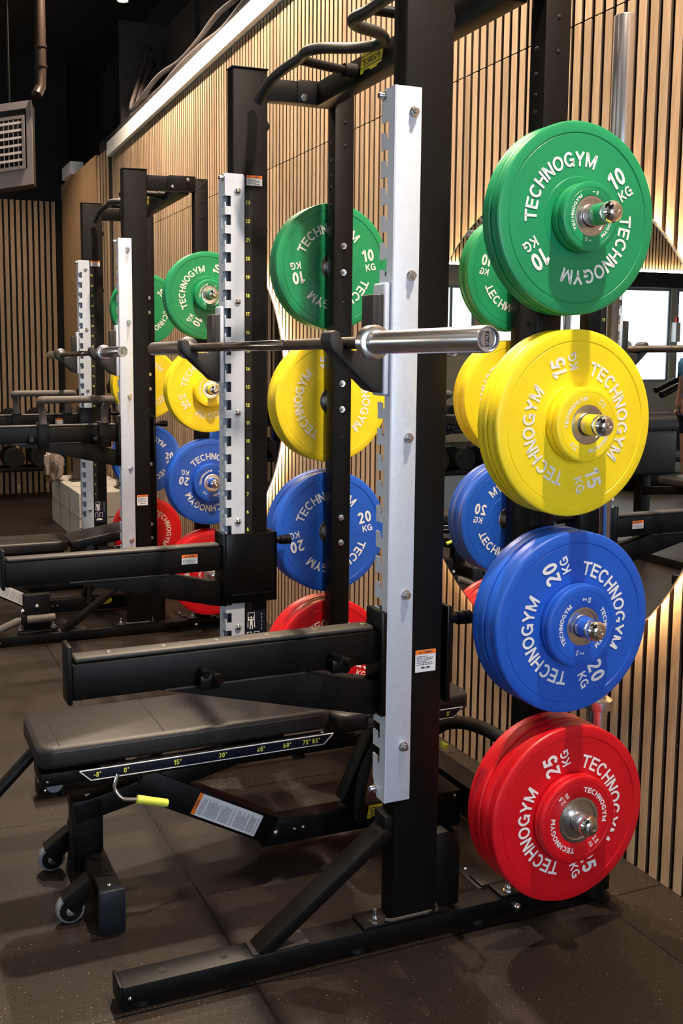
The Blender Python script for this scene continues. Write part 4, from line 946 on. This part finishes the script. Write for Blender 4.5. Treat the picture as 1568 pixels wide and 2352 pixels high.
# ================================================================== THE SIDE OF THE GYM SEEN IN THE MIRROR
def machine_tower(x, y, lab):
    t_ = thing('cable_machine', (x, y, 0), lab, 'cable machine')
    bm = NB()
    for dx in (-.45, .45): box(bm, x+dx-.03, x+dx+.03, y-.04, y+.04, .06, 2.25, .004)
    box(bm, x-.5, x+.5, y-.04, y+.04, 2.25, 2.33, .004); box(bm, x-.55, x+.55, y-.35, y-.29, 0, .06, .004); box(bm, x-.55, x+.55, y+.29, y+.35, 0, .06, .004); box(bm, x-.48, x-.42, y-.29, y+.29, 0, .06); box(bm, x+.42, x+.48, y-.29, y+.29, 0, .06)
    obj('frame', bm, WFRAME, t_)
    bm = NB()
    for k in range(14): box(bm, x-.14, x+.14, y-.06, y+.06, .10+k*.045, .14+k*.045, .003)
    obj('weight_stack', bm, BLK, t_)
    bm = NB()
    for dx in (-.18, -.02, .12, .22): cyl(bm, (x+dx, y, .1), (x+dx, y, 2.25), .006, 8)
    obj('guide_rod', bm, CHR, t_)
    bm = NB(); tube(bm, [(x-.3, y+.1, 1.5), (x-.22, y+.12, 1.62), (x-.1, y+.12, 1.6), (x+.05, y+.12, 1.62), (x+.12, y+.1, 1.5)], .014, 10, smooth=4); cyl(bm, (x-.08, y+.1, 1.62), (x-.08, y+.05, 2.25), .004, 6); obj('pulldown_bar', bm, BLKG, t_)
machine_tower(-7.2, -3.95, 'grey cable machine with weight stack seen in the mirror left of the yellow plate')
machine_tower(-8.65, -4.9, 'second cable machine farther back, seen in the mirror')
dumbbell_rack(-6.6, -3.4, -1.6, (.40, .80), 'black dumbbell rack across the gym, reflected in the near mirror')
for z in (.40, .80):
    for i in range(6): dumbbell(-6.6, -3.22+i*.29, z-.01+.108, .108, 'black dumbbell on the reflected rack across the gym', 'black dumbbells on the reflected rack')
def truss():
    t_ = thing('lighting_truss', (-7.4, -2.85, 2.75), 'white metal lattice truss under the ceiling, seen in the mirror', 'truss')
    bm = NB(); y0 = -6.5; 
    P_ = [(-7.4+dx, dz) for dx, dz in ((-.12, 2.75), (.12, 2.75), (0, 2.97))]
    for x, z in P_: cyl(bm, (x, -4.3, z), (x, -1.4, z), .02, 10)
    for k in range(11):
        a = P_[k % 3]; b = P_[(k+1) % 3]; yy = -4.28+k*.26; cyl(bm, (a[0], yy, a[1]), (b[0], yy+.26, b[1]), .010, 8)
        a = P_[(k+2) % 3]; cyl(bm, (a[0], yy, a[1]), (b[0], yy+.26, b[1]), .010, 8)
    obj('lattice', bm, FIREW, t_)
    bm = NB()
    for y in (-4.1, -1.7): cyl(bm, (-7.4, y, 2.97), (-7.4, y, ZC), .008, 8)
    obj('hanging_rod', bm, STL, t_)
truss()
for i, y in enumerate((-3.55, -4.4)):
    t_ = thing('pendant_lamp', (-6.8, y, 2.45), ('wide white disc pendant lamp under the truss, nearer the mirror' if i == 0 else 'second white disc pendant lamp farther across the gym'), 'pendant lamp', 'white pendant lamps seen in the mirror')
    bm = NB(); lathe(bm, (-6.8, y, 2.45), (-6.8, y, 2.6), [(0, .0), (0, .24), (.02, .26), (.05, .24), (.09, .08), (.12, .06), (.12, 0)], 36); obj('shade', bm, FIREW, t_)
    bm = NB(); cyl(bm, (-6.8, y, 2.446), (-6.8, y, 2.449), .22, 32); obj('diffuser', bm, mat('lit_diffuser', (1, 1, 1), .5, emit=(.95, .98, 1), es=3), t_)
    bm = NB(); cyl(bm, (-6.8, y, 2.57), (-6.8, y, ZC), .006, 8); obj('cord', bm, BLK, t_)
def scroll_bench():
    t_ = thing('preacher_bench', (-4.1, -2.35, 0), 'black gym machine with thick roll pad, reflected right of the yellow plate', 'gym machine')
    bm = NB(); lathe(bm, (-4.1, -2.55, .97), (-4.1, -2.05, .97), [(0, 0), (0, .08), (.02, .10), (.48, .10), (.50, .08), (.50, 0)], 28); box(bm, -4.2, -4.0, -2.53, -2.07, .62, .95, .03, 3); obj('roll_pad', bm, VINYL, t_)
    bm = NB(); box(bm, -3.75, -3.45, -2.6, -2.1, .60, .66, .02, 3); obj('seat', bm, VINYL, t_)
    bm = NB(); box(bm, -4.14, -4.06, -2.35, -2.27, .06, .62, .005); bar(bm, (-4.1, -2.31, .5), (-3.5, -2.31, .58), .06, .06, .004); box(bm, -4.5, -3.3, -2.35, -2.27, .0, .06, .004); box(bm, -4.5, -4.43, -2.7, -1.9, 0, .06, .004); box(bm, -3.37, -3.3, -2.7, -1.9, 0, .06, .004); bar(bm, (-3.6, -2.31, .02), (-3.6, -2.31, .6), .05, .05, .004, (0, 1, 0)); obj('frame', bm, BLK, t_)
scroll_bench()
def treadmill(x, y, lab):
    t_ = thing('treadmill', (x, y, 0), lab, 'treadmill')
    bm = NB(); box(bm, x-.4, x+.4, y-.8, y+.9, .04, .20, .03, 3); obj('deck', bm, BLK, t_)
    bm = NB(); box(bm, x-.28, x+.28, y-.7, y+.85, .201, .206); obj('belt', bm, RUB, t_)
    bm = NB()
    for s in (-1, 1): tube(bm, [(x+s*.38, y-.55, .15), (x+s*.38, y-.62, .8), (x+s*.36, y-.55, 1.15), (x+s*.34, y-.1, 1.02)], .04, 12, smooth=4)
    obj('handrail', bm, BLKG, t_)
    bm = NB(); box(bm, x-.42, x+.42, y-.70, y-.52, 1.12, 1.42, .04, 3); obj('console', bm, BLK, t_)
    bm = NB(); box(bm, x-.25, x+.25, y-.519, y-.513, 1.2, 1.38, .005); obj('screen', bm, mat('dark_screen', (.02, .03, .04), .1), t_)
treadmill(-8.6, -6.9, 'black treadmill with console in front of the far windows, reflected in the mirror')
treadmill(-7.3, -5.75, 'second black treadmill beside the person, reflected in the mirror')
t_ = thing('alarm_box', (-13.06, -11.05, 2.0), 'white wall box with a red beacon on the beige far wall', 'alarm box')
bm = NB(); box(bm, -13.099, -13.0, -11.30+.0, -11.26+.0+.0, 0, 0) if 0 else None
bm = NB(); box(bm, -13.099, -12.98, -11.38+.0, -11.27+.0, 1.75, 2.12, .01); obj('casing', bm, FIREW, t_)
bm = NB(); box(bm, -13.05, -13.0, -11.355, -11.295, 2.12, 2.22, .01); obj('beacon', bm, FIRER, t_)
# person in a light blue shirt
def person():
    t_ = thing('person', (-6.6, -5.32, 0), 'person in light blue T-shirt and navy shorts, standing, reflected at the right edge', 'person')
    X, Y = -6.6, -5.32
    def skin_mesh(name, V, E, rad, m, root=0, sub=2):
        me = bpy.data.meshes.new(name); me.from_pydata([Vector(v)-Vector((0, 0, 0)) for v in V], E, []); o = bpy.data.objects.new(name, me); COL.objects.link(o); o.parent = t_
        sk = o.modifiers.new('skin', 'SKIN'); sk.use_smooth_shade = True
        for i, r in enumerate(rad): me.skin_vertices[0].data[i].radius = (r if isinstance(r, tuple) else (r, r)); me.skin_vertices[0].data[i].use_root = (i == root)
        ss = o.modifiers.new('sub', 'SUBSURF'); ss.levels = sub; ss.render_levels = sub
        me.materials.append(m); return o
    # body faces +Y towards the mirror wall (local coordinates about the feet)
    V = [(0, 0, .95), (0, 0, 1.10), (0, -.01, 1.28), (0, -.01, 1.42), (0, 0, 1.50), (0, .015, 1.58), (0, .02, 1.66), (0, .02, 1.74),
         (.16, -.01, 1.42), (.215, -.02, 1.15), (.22, .03, .92), (-.16, -.01, 1.42), (-.215, -.02, 1.15), (-.22, .03, .92),
         (.095, 0, .88), (.105, .01, .50), (.11, -.02, .10), (.115, .10, .04), (-.095, 0, .88), (-.105, .01, .50), (-.11, -.02, .10), (-.115, .10, .04)]
    E = [(0, 1), (1, 2), (2, 3), (3, 4), (4, 5), (5, 6), (6, 7), (3, 8), (8, 9), (9, 10), (3, 11), (11, 12), (12, 13), (0, 14), (14, 15), (15, 16), (16, 17), (0, 18), (18, 19), (19, 20), (20, 21)]
    rad = [(.15, .11), (.13, .095), (.155, .11), (.13, .09), .055, (.07, .085), (.085, .10), (.06, .075), .052, .040, .026, .052, .040, .026, (.085, .09), .052, .035, .035, (.085, .09), .052, .035, .035]
    skin_mesh('body', V, E, rad, SKIN)
    for s in (-1, 1):
        for k, (dx, l) in enumerate(((-.018, .060), (-.006, .070), (.006, .066), (.018, .052))):
            skin_mesh('finger', [(s*.22, .035+dx, .90), (s*.222, .04+dx*1.2, .86), (s*.218, .050+dx*1.2, .86-l*.5), (s*.208, .056+dx*1.2, .86-l)], [(0, 1), (1, 2), (2, 3)], [.012, .010, .009, .008], SKIN, sub=1)
        skin_mesh('thumb', [(s*.215, .05, .90), (s*.205, .075, .87), (s*.198, .082, .845)], [(0, 1), (1, 2)], [.013, .011, .009], SKIN, sub=1)
        skin_mesh('shoe', [(s*.11, -.04, .045), (s*.112, .03, .045), (s*.118, .14, .035)], [(0, 1), (1, 2)], [(.045, .045), (.048, .045), (.042, .035)], FIREW)
    skin_mesh('t_shirt', [(0, 0, .93), (0, 0, 1.10), (0, -.01, 1.28), (0, -.01, 1.43), (.17, -.01, 1.42), (.205, -.015, 1.26), (-.17, -.01, 1.42), (-.205, -.015, 1.26)], [(0, 1), (1, 2), (2, 3), (3, 4), (4, 5), (3, 6), (6, 7)], [(.172, .128), (.15, .115), (.175, .13), (.14, .10), .07, .062, .07, .062], SHIRT)
    skin_mesh('shorts', [(0, 0, .95), (.098, 0, .84), (.105, 0, .62), (-.098, 0, .84), (-.105, 0, .62)], [(0, 1), (1, 2), (0, 3), (3, 4)], [(.162, .122), (.105, .11), (.088, .092), (.105, .11), (.088, .092)], SHORTS)
    skin_mesh('hair', [(0, -.015, 1.64), (0, -.02, 1.72), (0, .0, 1.775)], [(0, 1), (1, 2)], [(.085, .085), (.095, .10), (.07, .08)], HAIR)
    bm = NB(); L0 = t_.location
    for s in (-1, 1): dome(bm, L0+Vector((s*.032, .112, 1.675)), (0, 1, 0), .012, .006); 
    obj('eye', bm, WHT, t_)
    bm = NB(); prism(bm, [(.105, 1.675), (.135, 1.635), (.108, 1.63)], 'x', -.012, .012, .003); box(bm, -.022, .022, .104, .112, 1.598, 1.606, .002); bmesh.ops.translate(bm, verts=bm.verts, vec=L0); obj('nose_and_mouth', bm, SKIN, t_)
    bm = NB()
    for s in (-1, 1): dome(bm, L0+Vector((s*.082, .01, 1.655)), (s, 0, 0), .026, .014)
    obj('ear', bm, SKIN, t_)
person()
print('objects', len(bpy.data.objects))
